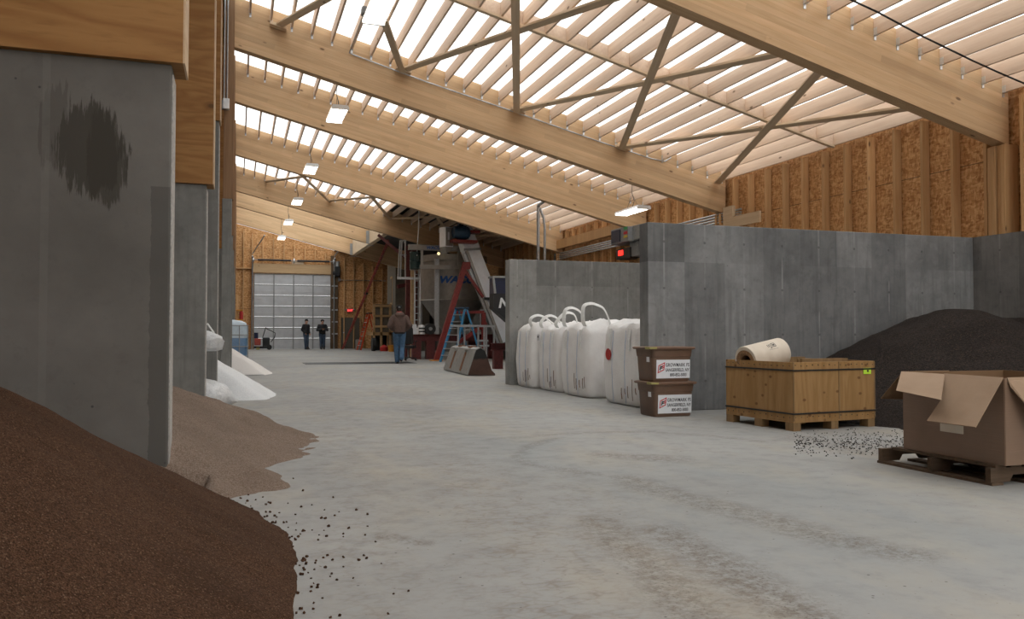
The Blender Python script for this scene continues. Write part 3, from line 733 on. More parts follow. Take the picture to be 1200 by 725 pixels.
# ------------------------------------------------------------------ bulk bags
def bulk_bag(loc, w, d, h, label, seed, loops=(1, 1, 1, 1), lean=0.0, group='white bulk bags in the concrete bay'):
    t = thing('bulk_bag', label, 'bulk bag', loc, 0, group)
    mb = MB(); R = []; N = 48
    prof = ((0, .88), (.02, .95), (.07, .985), (.2, 1.0), (.45, 1.02), (.7, 1.0), (.85, .975), (.92, .95), (.965, .90), (.99, .80), (1.02, .62), (1.035, .40), (1.03, .15))
    for z, f in prof:
        r = []
        for k in range(N):
            a = 2*PI*k/N; c_, s_ = math.cos(a), math.sin(a); e = 1/((abs(c_)**9+abs(s_)**9)**(1/9.))
            n_ = 1+.03*mn.noise(Vector((c_*2.2, s_*2.2, z*2+seed)))
            x = c_*e*d/2*f*n_+lean*z; y = s_*e*w/2*f*n_
            zz = h*z
            if z > .9: zz += .09*mn.noise(Vector((x*4, y*4, seed)))+.05*mn.noise(Vector((x*11, y*11, seed+4)))
            r.append((x, y, zz))
        R.append(r)
    mb.rings(R); mb.build('sack_body', M['bag'], t, smooth=True, angle=60)
    corners = [(-1, -1), (-1, 1), (1, -1), (1, 1)]
    for (sx, sy), on in zip(corners, loops):
        # webbing up the side face and, where shown, a standing loop
        x = sx*d*.502+lean*.8; y = sy*w*.25
        mb = MB(); mb.strap([(sx*d*.512+lean*.55, y, h*.66), (sx*d*.508+lean*.7, y, h*.8), (sx*d*.492+lean*.9, y, h*.92)], (0, 1, 0), .07, .012)
        mb.build('side_webbing', M['bagstrap'], t)
        if on:
            rs = random.Random(seed*7+sx*3+sy); tz = h*(1.12+.06*rs.random())*on; q = sx*d*.42+lean; y2 = y+sy*w*.16; mid = (y+y2)/2+.05*rs.uniform(-1, 1)
            w_ = .17+.05*rs.random(); yo = y+sy*w*.12; lean_ = .06*rs.uniform(-1, 1); q = sx*d*.30
            pts = [(q-w_*.8, yo+.03, h*.97), (q-w_, yo+.02, h*1.04), (q-w_*.75+lean_, yo, tz*.965), (q-w_*.2+lean_, yo-.01, tz), (q+w_*.35+lean_, yo-.02, tz*.985), (q+w_*.8+lean_*.5, yo-.02, tz*.94), (q+w_*1.15, yo-.02, h*1.02), (q+w_*1.2, yo-.02, h*.97)]
            sd_ = MB.curve([(-.7, .7, .1)]*2+[(-.6, .75, .35), (-.1, .75, .65), (.1, .75, .65), (.5, .75, .4)]+[(.7, .7, 0)]*2); mb = MB(); mb.strap(MB.curve(pts), sd_, .065, .008); mb.build('lifting_loop', M['bagstrap'], t, smooth=True)
    for yy in (-.16, .17):
        mb = MB(); y = yy*w; mb.tube([(-d*.50*f-.012+lean*z, y, h*z) for z, f in ((.03, .97), (.2, 1.0), (.45, 1.02), (.7, 1.0), (.9, .965))], .004, 5); mb.build('seam_thread', M['thread'], t)
    rs = random.Random(seed)
    for k in range(5):
        y = (-.44+.09*k+rs.uniform(-.01, .03))*w; z0 = rs.uniform(.05, .16)*h; z1 = z0+rs.uniform(.05, .25)*h
        mb = MB(); mb.strap([(-d*.505-.010, y, z0), (-d*.51-.010, y+.01, (z0+z1)/2), (-d*.513-.008, y+.005, z1)], (0, 1, 0), rs.uniform(.008, .022), .004); mb.build('rust_stain', M['rust'], t)
    return t
b1 = bulk_bag((5.62, 14.55, 0), 1.02, 1.05, 1.16, 'white bulk bag standing against the pale concrete wall end, farthest along its row', 2, (1.0, .0, 0, 0))
b2 = bulk_bag((5.67, 13.46, 0), 1.0, 1.02, 1.14, 'white bulk bag with a small paper label, second from the pale wall end', 4, (1.03, 1.0, 0, 0))
b3 = bulk_bag((5.64, 12.25, 0), 1.2, 1.00, 1.16, 'widest white bulk bag in the row, between the labelled bag and the red-dot bag', 6, (1.10, 1.08, 0, 0))
b4 = bulk_bag((5.70, 10.55, 0), 1.22, 1.12, 1.17, 'white bulk bag with a red round sticker beside the brown tubs', 8, (0, 0, 0, 0), .0)
bulk_bag((7.15, 12.9, 0), 1.05, 1.0, 1.14, 'white bulk bag in the rear row, behind the widest bag', 10, (0, 0, 0, 0))
bulk_bag((7.2, 11.6, 0), 1.05, 1.0, 1.15, 'white bulk bag in the rear row, behind the gap beside the red-dot bag', 12, (0, 0, 0, 0))
mb = MB(); mb.cyl((-.583, .33, .71), (-.576, .33, .71), .085, n=24); o = mb.build('round_sticker', M['redcloth'], b4)
mb = MB(); mb.box((-.525, .40, .93), (.012, .13, .11)); lb = mb.build('paper_label', M['label'], b2)
mb = MB(); mb.box((-.5325, .41, .945), (.004, .05, .03)); mb.build('print', M['ink'], b2)

# ------------------------------------------------------------------ two stacked brown tubs
def rrect(cx, cy, z, w, d, r, n=5):
    out = []
    for qx, qy, a0 in ((1, 1, 0), (-1, 1, 90), (-1, -1, 180), (1, -1, 270)):
        for k in range(n):
            a = math.radians(a0+90*k/(n-1)); out.append((cx+qx*(w/2-r)+r*math.cos(a), cy+qy*(d/2-r)+r*math.sin(a), z))
    return out
def tub(loc, label):
    t = thing('storage_tub', label, 'tub', loc, 0, 'brown plastic tubs')
    mb = MB(); mb.rings([rrect(0, 0, 0, .49, .39, .04), rrect(0, 0, .015, .51, .41, .05), rrect(0, 0, .30, .54, .435, .05), rrect(0, 0, .305, .555, .45, .055), rrect(0, 0, .395, .575, .47, .055)])
    mb.build('tub_body', M['tub'], t, smooth=True)
    mb = MB(); mb.rings([rrect(0, 0, .393, .62, .52, .06), rrect(0, 0, .405, .635, .535, .06), rrect(0, 0, .418, .635, .535, .06), rrect(0, 0, .425, .60, .50, .06)])
    mb.build('lid', M['tubrim'], t, smooth=True)
    mb = MB(); mb.box((-.29, -.235, .412), (.10, .085, .022)); mb.box((-.315, -.16, .41), (.012, .08, .03)); mb.build('tape', M['yellow'], t)
    tilt = math.atan2(.0125, .285)
    mb = MB(); mb.box((-.2695, -.10, .275), (.006, .07, .07)); mb.build('tag', M['label'], t)
    # front label, leaning with the wall of the tub
    lp = MB(); lp.box((0, 0, 0), (.46, .005, .225)); lab = lp.build('label', M['label'], t); lab.location = (.012, -.2155, .155); lab.rotation_euler = (tilt, 0, 0)
    X = (PI/2, 0, 0)
    for txt, z, s, x in (('GROWMARK FS', .030, .058, -.108), ('SANGERFIELD, NY', -.030, .054, -.108), ('800-852-5003', -.088, .052, -.045)):
        o = lettering('lettering', txt, s, M['ink'], lab, (x, -.0026, z), X, .0006, 0, .0012, 'LEFT', 1.06 if len(txt) == 11 else .98); o.scale = (.76 if len(txt) != 12 else .80, 1, 1)
    mb = MB(); sk = .030
    P_ = [(-.215, -.052), (-.125, -.012), (-.115, .085), (-.205, .045)]; Q_ = [(-.203, -.034), (-.136, -.004), (-.127, .067), (-.194, .037)]
    for k in range(4):
        a, b, c, d = P_[k], P_[(k+1) % 4], Q_[(k+1) % 4], Q_[k]
        mb.prism([(a[0], -.0026, a[1]), (b[0], -.0026, b[1]), (c[0], -.0026, c[1]), (d[0], -.0026, d[1])], (0, -.001, 0))
    mb.build('emblem', M['redink'], lab)
    lettering('emblem_letter', 'F', .068, M['ink'], lab, (-.192, -.0028, -.012), X, .0008, .2, .004)
    lettering('emblem_letter', 'S', .050, M['redink'], lab, (-.160, -.0028, .010), X, .0008, .2, .003)
    return t
tub((5.055, 9.09, 0), 'lower brown plastic tub with a white printed label, standing on the floor')
tub((5.035, 9.09, .426), 'upper brown plastic tub with a white printed label, stacked on the other tub')

# ------------------------------------------------------------------ wooden crate with the paper roll
CR = thing('wooden_crate', 'open plywood crate with two black straps in front of the concrete bay wall', 'crate', (0, 0, 0))
c0 = onZ(930, 505.5); CR.location = (c0.x, c0.y, 0); CR.rotation_euler = (0, 0, math.radians(5.5))
CW, CD, CZ0, CZ1 = 1.15, 1.08, .105, .715           # along x, along y
for nm, a in (('side_panel', (0, CW, 0, .022)), ('side_panel', (0, CW, CD-.022, CD)), ('side_panel', (0, .022, .0225, CD-.0225)), ('side_panel', (CW-.022, CW, .0225, CD-.0225))):
    mb = MB(); mb.span(*a, CZ0, CZ1, b=.002); mb.build(nm, M['crate_ply'], CR)
for x0, x1 in ((-.003, .012), (.625, .642), (CW-.01, CW+.003)): mb = MB(); mb.span(x0, x1, -.006, 0, CZ0, CZ1); mb.build('edge_batten', M['crate_block'], CR)
for zz in (CZ0+.075, CZ1-.085):
    mb = MB(); mb.span(-.008, CW+.008, -.011, -.006, zz-.008, zz+.008); mb.span(-.008, CW+.008, CD+.001, CD+.006, zz-.008, zz+.008); mb.span(-.008, -.002, -.008, CD+.004, zz-.008, zz+.008); mb.span(CW+.002, CW+.008, -.008, CD+.004, zz-.008, zz+.008)
    mb.build('strap', M['strapblack'], CR)
random.seed(5)
mb = MB()
for z in (CZ0+.035, CZ1-.035):
    for k in range(15): x = .03+k*.078; mb.cyl((x, -.001, z+random.uniform(-.012, .012)), (x, -.004, z), .005, n=6)
    for k in range(12): y = .05+k*.09; mb.cyl((-.001, y, z+random.uniform(-.012, .012)), (-.004, y, z), .005, n=6)
mb.build('nail_head', M['black'], CR)
bl = None
for x in (0, .52, CW-.10):
    for y in (0, CD/2-.06, CD-.12):
        if bl is None: mb = MB(); mb.span(0, .10, 0, .12, .0, .085, b=.003); bl = mb.build('foot_block', M['crate_block'], CR); b = bl
        else: b = bl.copy(); C.objects.link(b)
        b.location = (x, y, .018 if False else 0)
mb = MB(); mb.span(0, CW, 0, CD, .086, .104); mb.build('base_deck', M['crate_ply'], CR)
mb = MB(); mb.span(.03, CW-.03, .03, CD-.03, .50, .53); mb.build('inner_board', M['crate_block'], CR)
for y in (.34, .40, 1.0):
    mb = MB(); mb.span(.45, CW-.03, y, y+.03, .535, .735); mb.build('inner_slat', M['crate_block'], CR)
mb = MB(); mb.span(.98, 1.09, -.010, -.0065, .575, .640); st = mb.build('sticker', M['lime'], CR); st['label'] = 'lime green sticker'
mb = MB(); mb.span(1.03, 1.055, -.012, -.010, .598, .618); mb.build('print', M['ink'], st)
RO = thing('paper_roll', 'cream kraft roll with a black stamp lying on the open crate', 'paper roll', (0, 0, 0))
pr = onY(894, 417.5, 7.95); RO.location = (pr.x, pr.y, pr.z); RO.rotation_euler = (0, math.radians(-10), math.radians(10))
r_ = .165
mb = MB(); n = 40
outer = [[(x, math.cos(2*PI*k/n)*rr, math.sin(2*PI*k/n)*rr) for k in range(n)] for x, rr in ((-.27, .115), (-.27, r_-.004), (-.265, r_), (.27, r_), (.275, r_-.004), (.275, .10))]
mb.rings(outer, False, False); mb.build('wrap', M['roll'], RO, smooth=True)
mb = MB(); mb.rings([[(x, math.cos(2*PI*k/n)*rr, math.sin(2*PI*k/n)*rr*.9) for k in range(n)] for x, rr in ((-.275, .135), (-.282, .10), (-.26, .07), (.26, .07), (.278, .12))], False, False)
mb.build('core', M['rollend'], RO, smooth=True)
st = thing('stamp', None, None); st.parent = RO
mb = MB()
def stamp(a0, x0, x1, a1):      # a printed patch on the curved face, angle from the top toward the camera
    k = 5; R = [[(x0, -math.sin(a)*rr, math.cos(a)*rr) for a in [a0+(a1-a0)*i/k for i in range(k+1)] for rr in (r_+.0012,)], [(x1, -math.sin(a)*rr, math.cos(a)*rr) for a in [a0+(a1-a0)*i/k for i in range(k+1)] for rr in (r_+.0012,)]]
    A = [mb.bm.verts.new(p) for p in R[0]]; B = [mb.bm.verts.new(p) for p in R[1]]
    for i in range(k): mb.bm.faces.new((A[i], A[i+1], B[i+1], B[i]))
for x0, x1, a0, a1 in ((.0, .03, .62, .66), (.0, .008, .62, .85), (.022, .03, .62, .95), (.0, .03, .92, .96), (.045, .053, .55, .90), (.045, .10, .55, .59), (.092, .10, .55, .90), (.045, .10, .86, .90), (.06, .085, .66, .80), (-.02, -.012, .60, .85), (-.03, .11, 1.04, 1.055)):
    stamp(a0, x0, x1, a1)
o = mb.build('stamp_print', M['ink'], st)

# ------------------------------------------------------------------ cardboard box on a pallet
PA = thing('wooden_pallet', 'weathered wooden pallet under the open cardboard box', 'pallet', (4.80, 4.22, 0))
PL, PWD = 1.15, 1.02
for y in (0, PWD/2-.02, PWD-.045):
    mb = MB(); z0, z1 = .02, .115
    prof = [(0, z0), (.17, z0), (.20, z0+.045), (.36, z0+.045), (.40, z0), (.72, z0), (.76, z0+.045), (.92, z0+.045), (.96, z0), (PL, z0), (PL, z1), (0, z1)]
    mb.prism([(x, y, z) for x, z in prof], (0, .042, 0)); mb.build('stringer', M['pallet_wood'], PA)
for x in (0, .30, .60, 1.05):
    mb = MB(); mb.span(x, x+.10, -.01, PWD+.01, 0, .019); mb.build('bottom_board', M['pallet_wood'], PA)
for x in (.045, .18, .31, .44, .57, .70, .83, .96, 1.06):
    mb = MB(); mb.span(x, x+.095, 0.0, PWD-.10, .116, .136); mb.build('deck_board', M['pallet_wood'], PA)
BX = thing('cardboard_box', 'open film-wrapped cardboard box with hanging flaps on the weathered pallet', 'box', (4.875, 4.17, .137))
BD, BW, BH = 1.02, .88, .585
th = .008
def panel(nm, p, q, zlo, zhi, m):
    mb = MB(); mb.bar((*p, (zlo+zhi)/2), (*q, (zlo+zhi)/2), th, zhi-zlo); return mb.build(nm, m, BX)
panel('side_wall', (0, 0), (0, BW), 0, BH, M['card']); panel('side_wall', (0, 0), (BD, 0), 0, BH, M['card'])
panel('side_wall', (BD, 0), (BD, BW), 0, BH, M['cardin']); panel('side_wall', (0, BW), (BD, BW), 0, BH, M['cardin'])
mb = MB(); mb.span(0, BD, 0, BW, 0, .008); mb.build('box_floor', M['cardin'], BX)
def flap(nm, pts, ext=(0, 0, .006), m='cardflap'):
    mb = MB(); mb.prism([Vector(p) for p in pts], ext); return mb.build(nm, M[m], BX)
o0 = Vector(BX.location)
def L(px, py, X): return onX(px, py, X)-o0
xf = 4.62
hl, hr = Vector((-.005, BW+.01, BH)), Vector((-.005, .0, BH)); hm = hl.lerp(hr, .46)
def onP(px, py, tip):            # where the sight line of a photo point meets the flap's plane through the hinge
    nrm = (hr-hl).cross(tip-hl).normalized(); d = ray(px, py); e = EYE-o0
    return e+d*((hl-e).dot(nrm)/d.dot(nrm))
tL, tR = L(1050.5, 458, 4.60), L(1143.6, 501, 4.58)
flap('front_flap', [hl, hm, onP(1103, 469, tL), onP(1050.5, 458, tL)], (-.003, 0, .005))
flap('front_flap', [hm+Vector((-.004, 0, .004)), hr, onP(1143.6, 501, tR), onP(1086.5, 493.5, tR), onP(1103, 469, tR)], (-.003, 0, .005))
flap('end_flap', [(0, BW, BH), (BD*.45, BW, BH), (BD*.40, BW+.20, BH-.24), (-.03, BW+.20, BH-.22)], (0, .004, .005), 'cardin')
flap('end_flap', [(.02, -.002, BH), (BD, -.002, BH), (BD, -.22, BH-.30), (.14, -.16, BH-.30), (.03, -.02, BH-.06)], (0, -.004, .005))
q = L(1115, 500.5, 4.868); mb = MB(); mb.box((-.0065, q.y, q.z), (.003, .20, .075)); mb.build('paper_label', M['roll'], BX)

# ------------------------------------------------------------------ lamps
def pendant(x, y, z, label, group='hanging bay lamps', first=[None]):
    zr = zb(x)+JB
    if first[0] is None or abs((zr-z)-first[0][1]) > .02:
        t = thing('pendant_lamp', label, 'lamp', (x, y, z), 0, group)
        mb = MB(); mb.prism([(-.19, -.64, .0), (.19, -.64, .0), (.16, -.64, .05), (-.16, -.64, .05)], (0, 1.28, 0)); mb.span(-.07, .07, -.45, .45, .05, .09, b=.005); mb.build('housing', M['white'], t)
        for k in range(6):
            mb = MB(); xx = -.145+.058*k; mb.cyl((xx, -.60, -.018), (xx, .60, -.018), .019, n=10); mb.build('lamp_tube', M['tube'], t, smooth=True)
        for s in (-1, 1):
            mb = MB(); mb.span(-.185, .185, s*.60, s*.645, -.045, .0); mb.build('end_cap', M['white'], t)
        mb = MB(); mb.tube([(0, 0, .09), (.03, -.05, .25), (-.02, -.02, .45), (0, 0, zr-z)], .008, 6); mb.tube([(0, .3, .09), (0, .02, .4)], .004, 5); mb.tube([(0, -.3, .09), (0, -.02, .4)], .004, 5); mb.build('cord', M['black'], t)
        if first[0] is None: first[0] = (t, zr-z)
        return t
    return dup(first[0][0], (x, y, z), None, label, group)
for (px, py), Y, lab in (((445, 9), 12.7, 'hanging bay lamp in the wide braced bay, largest and topmost in its row'), ((395, 134), 18.5, 'hanging bay lamp second in the row receding to the back wall'),
        ((364, 198), 25.2, 'hanging bay lamp third in the row receding to the back wall'), ((348.5, 236), 31.3, 'hanging bay lamp fourth in the row receding to the back wall'),
        ((338, 260.5), 37.0, 'hanging bay lamp fifth in the row receding to the back wall'), ((330, 278.5), 42.8, 'smallest hanging bay lamp, last in the row before the back wall')):
    p = onY(px, py, Y); pendant(p.x, p.y, p.z, lab)
p = onY(741, 247, 18.55); pendant(p.x, p.y, p.z, 'bright bar lamp hanging above the concrete bay walls, seen from its side')

# ------------------------------------------------------------------ conduits, cables and wall boxes
def pipe(name, pts, r, m, label, cat, n=8, group=None):
    mb = MB(); mb.tube(pts, r, n); return tag(mb.build(name, m, smooth=True), label, cat, group)
ya = 16.58
q = [onY(x, y, ya) for x, y in ((409.5, 60), (415, 64.5), (500, 96), (600, 130), (700, 165), (764, 186), (779, 189), (786, 185), (786, 180))]
jb = onRoof(428, 12, JB-.03)
pipe('conduit', [jb, Vector((q[0].x+.02, ya-.05, zb(q[0].x)+JB-.03)), q[0]-Vector((0, 0, .03))]+q[1:], .014, M['galv'], 'thin grey conduit clipped along the long glulam beam', 'conduit')
mb = MB(); mb.box(jb+Vector((0, 0, -.02)), (.13, .18, .12), b=.008); tag(mb.build('junction_box', M['grey_box']), 'grey junction box beside the topmost hanging lamp', 'junction box')
q = [onRoof(x, y, JB-.02) for x, y in ((985, -6), (1030, 15), (1080, 42), (1139.6, 71), (1175, 87), (1215, 104))]
pipe('cable', q, .013, M['black'], 'black cable running under the joists beside the frontmost glulam beam', 'cable')
for k, x in enumerate((262.4, 266)):
    a = onY(x+1.5, -20, 16.25); b = onY(x, 122, 16.25)
    pipe('conduit', [a, b], .016, M['galv'], 'upright steel conduit on the dark timber post, %s of the pair' % ['inner', 'outer'][k], 'conduit', 8, 'upright conduits on the timber post')
bx = onY(266, 123, 16.2)
mb = MB(); mb.span(bx.x-.09, bx.x-.02, bx.y-.06, bx.y+.04, bx.z-.09, bx.z+.07); o = mb.build('switch_box', M['grey_box'])
mb = MB(); mb.span(-.02, .10, -.06, .04, .0, .20, b=.01); mb.build('cover', M['hanger'], o); tag(o, 'small grey and white switch box at the foot of the upright conduits', 'switch box')
# pair of upright conduits rising to the joists
a = onY(606, 259, 22.5)
xx = 8.90
pipe('conduit', [(xx, 24, 0), (xx, 24, zb(xx)+JB-.12), (xx-.02, 23.9, zb(xx)+JB-.05), (xx-.05, 23.4, zb(xx)+JB-.03), (xx-.05, 21.2, zb(xx)+JB-.03)], .05, M['galv'], 'thick upright conduit behind the pale bay wall, bending along a joist', 'conduit', 10)
pipe('conduit', [(xx+.22, 24, 0), (xx+.22, 24, zb(xx)-.0), (xx+.18, 24, zb(xx)+.32), (xx+.06, 24, zb(xx)+.60), (xx, 24, zb(xx)+.66)], .04, M['galv'], 'thinner upright conduit behind the pale bay wall with a curved top', 'conduit', 10)
for k in range(4):
    z = 3.60+.065*k
    pipe('conduit', [(10.70, 15.75, z), (10.70, 27.2, z)], .024, M['galv'], 'level steel conduit along the stud wall behind the bay walls', 'conduit', 8, 'four level conduits along the stud wall')
bp = onX(858, 254, 10.66)
mb = MB(); mb.span(10.60, 10.68, bp.y-.10, bp.y+.28, 2.47, 3.90); o = mb.build('conduit_bracket', M['board']); mb = MB(); mb.span(-.08, -.03, -1.25, .0, .92, 1.16); mb.build('cross_board', M['board'], o)
tag(o, 'pale timber bracket above the dark bay wall holding conduit ends', 'bracket')
mb = MB(); mb.span(10.62, 10.78, 21.5, 27.3, 3.95, 4.25); tag(mb.build('ledger_board', M['stud']), 'lengthwise timber board on the studs above the conduits', 'board', None, 'thing')
def wallbox(px0, px1, py0, py1, X, dep, name, label, m, extra=None):
    # px0 is the far edge, px1 the near edge of the face that looks into the hall
    a = onX(px0, (py0+py1)/2, X); b = onX(px1, (py0+py1)/2, X); z1 = onX((px0+px1)/2, py0, X).z; z0 = onX((px0+px1)/2, py1, X).z
    mb = MB(); mb.span(X, X+dep, b.y, a.y, z0, z1, b=.01); o = mb.build(name, m, origin=(X, (a.y+b.y)/2, z0)); tag(o, label, 'control box')
    o['w'] = abs(a.y-b.y); o['h'] = z1-z0
    return o
o = wallbox(716, 728, 268, 286, 10.25, .53, 'control_box', 'grey control box with a dark blue screen above the pale bay wall', M['grey_box'])
mb = MB(); mb.span(-.02, 0, -o['w']*.42, o['w']*.42, .05, o['h']-.05); mb.build('screen', M['screen'], o)
o = wallbox(728, 736, 266, 283, 10.15, .63, 'control_box', 'grey control box with coloured tape beside the screen box', M['grey_box'])
for z, m in ((.82, 'green_tape'), (.5, 'redink'), (.25, 'amber')):
    mb = MB(); mb.span(-.012, 0, -o['w']*.4, o['w']*.1, o['h']*z, o['h']*z+.07); mb.build('tape', M[m], o)
o = wallbox(736, 750, 264, 281, 10.30, .48, 'control_box', 'darker grey control box half hidden by the bay wall edge', M['greysteel'])
o = wallbox(722, 738, 291, 303, 10.35, .43, 'display_box', 'black display box with a lit red readout', M['black'])
mb = MB(); mb.span(-.012, 0, -o['w']*.02, o['w']*.32, o['h']*.35, o['h']*.85); mb.build('readout', M['digits'], o)
o = wallbox(738, 748, 283, 300, 10.4, .38, 'control_box', 'small grey junction cabinet below the darker control box', M['grey_box'])

# ------------------------------------------------------------------ back wall: big door, exit door, door gear
D1 = thing('door_1', 'white steel roll-up door in ribbed sections, closed', 'door', (DX0, YB-.03, 0)); D1['kind'] = 'structure'
DWD = DX1-DX0; ns = 7; shh = DH/ns
sec = None
for k in range(ns):
    if sec is None:
        mb = MB(); mb.span(0, DWD, 0, .04, .004, shh-.004)
        for z in (.33, .66): mb.span(0, DWD, -.012, 0, shh*z-.035, shh*z+.035)
        sec = mb.build('door_section', M['doorpanel'], D1); s_ = sec
    else: s_ = sec.copy(); C.objects.link(s_)
    s_.location = (0, 0, k*shh)
for k in range(1, ns+1): mb = MB(); mb.span(0, DWD, -.016, -.001, k*shh-.06, k*shh-.012); mb.build('strut', M['greysteel'], D1)
for k in range(5):
    x = DWD*k/4; mb = MB(); mb.span(max(0, x-.04), min(DWD, x+.04), -.05, -.012, 0, DH-.02); mb.build('stile', M['greysteel'], D1)
for x, lab in ((DX0-.10, 'upright steel track of the big door on the tank side'), (DX1+.10, 'upright steel track of the big door on the exit side')):
    pipe('door_track', [(x, YB-.25, 0), (x, YB-.25, DH+.7), (x, YB-.5, DH+1.0)], .05, M['galv'], lab, 'door track', 8)
    pipe('door_track', [(x, YB-.35, DH+1.15), (x+.65, YB-1.6, DH+2.15)], .035, M['galv'], 'slanting brace pipe above the ' + lab[8:], 'door brace', 8)
T = thing('torsion_shaft', 'dark horizontal torsion shaft with springs above the big door', 'door shaft', (DX0, YB-.3, DH+.80))
mb = MB(); mb.cyl((-.15, 0, 0), (DWD+.45, 0, 0), .025, n=10); mb.build('shaft', M['greysteel'], T)
for a, b in ((.2, DWD*.46), (DWD*.54, DWD-.2)):
    mb = MB(); mb.cyl((a, 0, 0), (b, 0, 0), .06, n=12); mb.build('spring', M['black'], T)
for x in (-.05, DWD*.5, DWD+.05):
    mb = MB(); mb.cyl((x-.04, 0, 0), (x+.04, 0, 0), .14, n=16); mb.build('drum', M['alu'], T)
mb = MB(); mb.span(DX0+2.2, DX0+2.9, YB-.2, YB-.06, DH+.60, DH+.82); tag(mb.build('spring_mount', M['brace']), 'dark wooden mounting block above the middle of the big door', 'block')
O_ = thing('door_operator', 'black electric operator beside the top of the big door', 'motor', onY(395.5, 318, YB-.35))
mb = MB(); mb.box((0, 0, 0), (.34, .3, .62), b=.05); mb.build('housing', M['black'], O_); mb = MB(); mb.cyl((0, -.05, .30), (0, -.05, .62), .12, n=16); mb.build('motor', M['greysteel'], O_); mb = MB(); mb.cyl((-.15, -.1, -.1), (-.30, -.1, -.1), .11, n=16); mb.build('gear_wheel', M['black'], O_)
p = onY(397, 327, YB-.1); mb = MB(); mb.box(p, (.22, .12, .26), b=.01); tag(mb.build('switch_box', M['grey_box']), 'small grey switch box below the black door operator', 'switch box')
pipe('conduit', [onY(397, 328, YB-.08), onY(452, 329, YB-.08)], .022, M['galv'], 'level conduit on the back wall from the switch box toward the booth', 'conduit')
for i, x in enumerate((389.5, 394.5)):
    a = onY(x, 322, YB-.2); mb = MB(); mb.span(a.x-.09, a.x+.09, YB-.2, YB-.02, 0, a.z+(1.2 if i == 0 else 0)); tag(mb.build('door_post', M['darkwood']), ['dark timber post at the exit side of the big door, closest to the door', 'shorter dark timber post next to the taller door post'][i], 'post', None, 'thing')
for k in range(5):
    a = onY(392, 335+k*14, YB-.25); mb = MB(); mb.span(a.x-.16, a.x+.20, YB-.27, YB-.2, a.z-.04, a.z+.04); tag(mb.build('track_bracket', M['galv']), 'steel bracket tying the door track to the timber posts', 'bracket', 'door track brackets')
# exit door
a = onY(400, 372, YB-.05); b = onY(421, 410, YB-.05)
D2 = thing('door_2', 'dark brown-grey exit door under the red exit sign', 'door', (a.x, YB-.06, 0)); D2['kind'] = 'structure'
w_ = b.x-a.x; mb = MB(); mb.span(.06, w_-.06, 0, .05, .02, a.z-.06); mb.build('door_leaf', M['greydoor'], D2)
mb = MB(); mb.prism([(0, 0, 0), (.06, 0, 0), (.06, 0, a.z-.06), (w_-.06, 0, a.z-.06), (w_-.06, 0, 0), (w_, 0, 0), (w_, 0, a.z), (0, 0, a.z)], (0, .055, 0)); mb.build('frame', M['greydoor'], D2)
mb = MB(); mb.cyl((.14, -.07, 1.0), (.14, 0, 1.0), .025, n=10); mb.ball((.14, -.08, 1.0), .04); mb.build('handle', M['alu'], D2)
for x, lab in ((-.09, 'door-side'), (w_+.04, 'ladder-side')):
    mb = MB(); mb.span(a.x+x, a.x+x+.05, YB-.16, YB-.02, 0, a.z+.1); tag(mb.build('jack_stud', M['stud']), '%s stud framing the exit door' % lab, 'wall stud', None, 'thing')
p = onY(410.2, 363.5, YB-.14)
ES = thing('exit_sign', 'lit red exit sign above the brown-grey door', 'exit sign', p)
mb = MB(); mb.box((0, 0, 0), (.34, .07, .24), b=.012); mb.build('case', M['exitface'], ES)
lettering('letters', 'EXIT', .17, M['exit'], ES, (0, -.037, -.06), (PI/2, 0, 0), .003, 0, .004, 'CENTER')
for s in (-1, 1):
    mb = MB(); mb.cyl((s*.20, -.03, .03), (s*.30, -.08, .03), .05, .065, 12); mb.build('emergency_light', M['grey_box'], ES)
# orange bracket with red canister on the tank side
p = onY(281, 369, YB-2.0)
FB = thing('canister_bracket', 'red canister in an orange bracket on the far divider wall', 'canister', p)
for z in (-.28, .28): mb = MB(); mb.box((0, 0, z), (.36, .2, .06)); mb.build('bracket_arm', M['orange'], FB)
mb = MB(); mb.lathe([(.10, -.25), (.11, -.22), (.11, .15), (.06, .22), (.03, .26)], (.08, 0, 0), 16); mb.build('canister', M['redcloth'], FB, smooth=True)
mb = MB(); mb.span(p.x-.20, p.x-.08, p.y+.10, p.y+.22, 0, 3.2); tag(mb.build('timber_post', M['stud']), 'short timber post carrying the orange bracket', 'post', None, 'thing')

# ------------------------------------------------------------------ tank in a cage
tx1 = onY(292.5, 390, 24.6).x
TK = thing('caged_tank', 'caged plastic tank with blue liquid behind the cream heap', 'tank', (tx1-.62, 25.1, 0))
mb = MB(); mb.span(-.58, .58, -.48, .48, .0, .10); mb.span(-.58, .58, -.48, .48, .12, .155)
mb = MB(); mb.rings([rrect(0, 0, .12, 1.16, .98, .04), rrect(0, 0, .155, 1.16, .98, .04)]); mb.build('pallet_deck', M['black'], TK)
for x in (-.5, 0, .5): mb = MB(); mb.span(x-.07, x+.07, -.46, .46, 0, .12); mb.build('pallet_foot', M['black'], TK)
mb = MB(); mb.rings([rrect(0, 0, .16, 1.08, .90, .10), rrect(0, 0, .20, 1.12, .94, .12), rrect(0, 0, .86, 1.12, .94, .12)]); mb.build('filled_body', M['totewater'], TK, smooth=True)
mb = MB(); mb.rings([rrect(0, 0, .865, 1.12, .94, .12), rrect(0, 0, 1.20, 1.12, .94, .12), rrect(0, 0, 1.29, 1.06, .88, .14), rrect(0, 0, 1.36, .80, .66, .2), rrect(0, 0, 1.385, .4, .3, .1)]); mb.build('empty_body', M['totetop'], TK, smooth=True)
mb = MB(); mb.cyl((0, 0, 1.37), (0, 0, 1.44), .11, n=20); mb.build('cap', M['white'], TK)
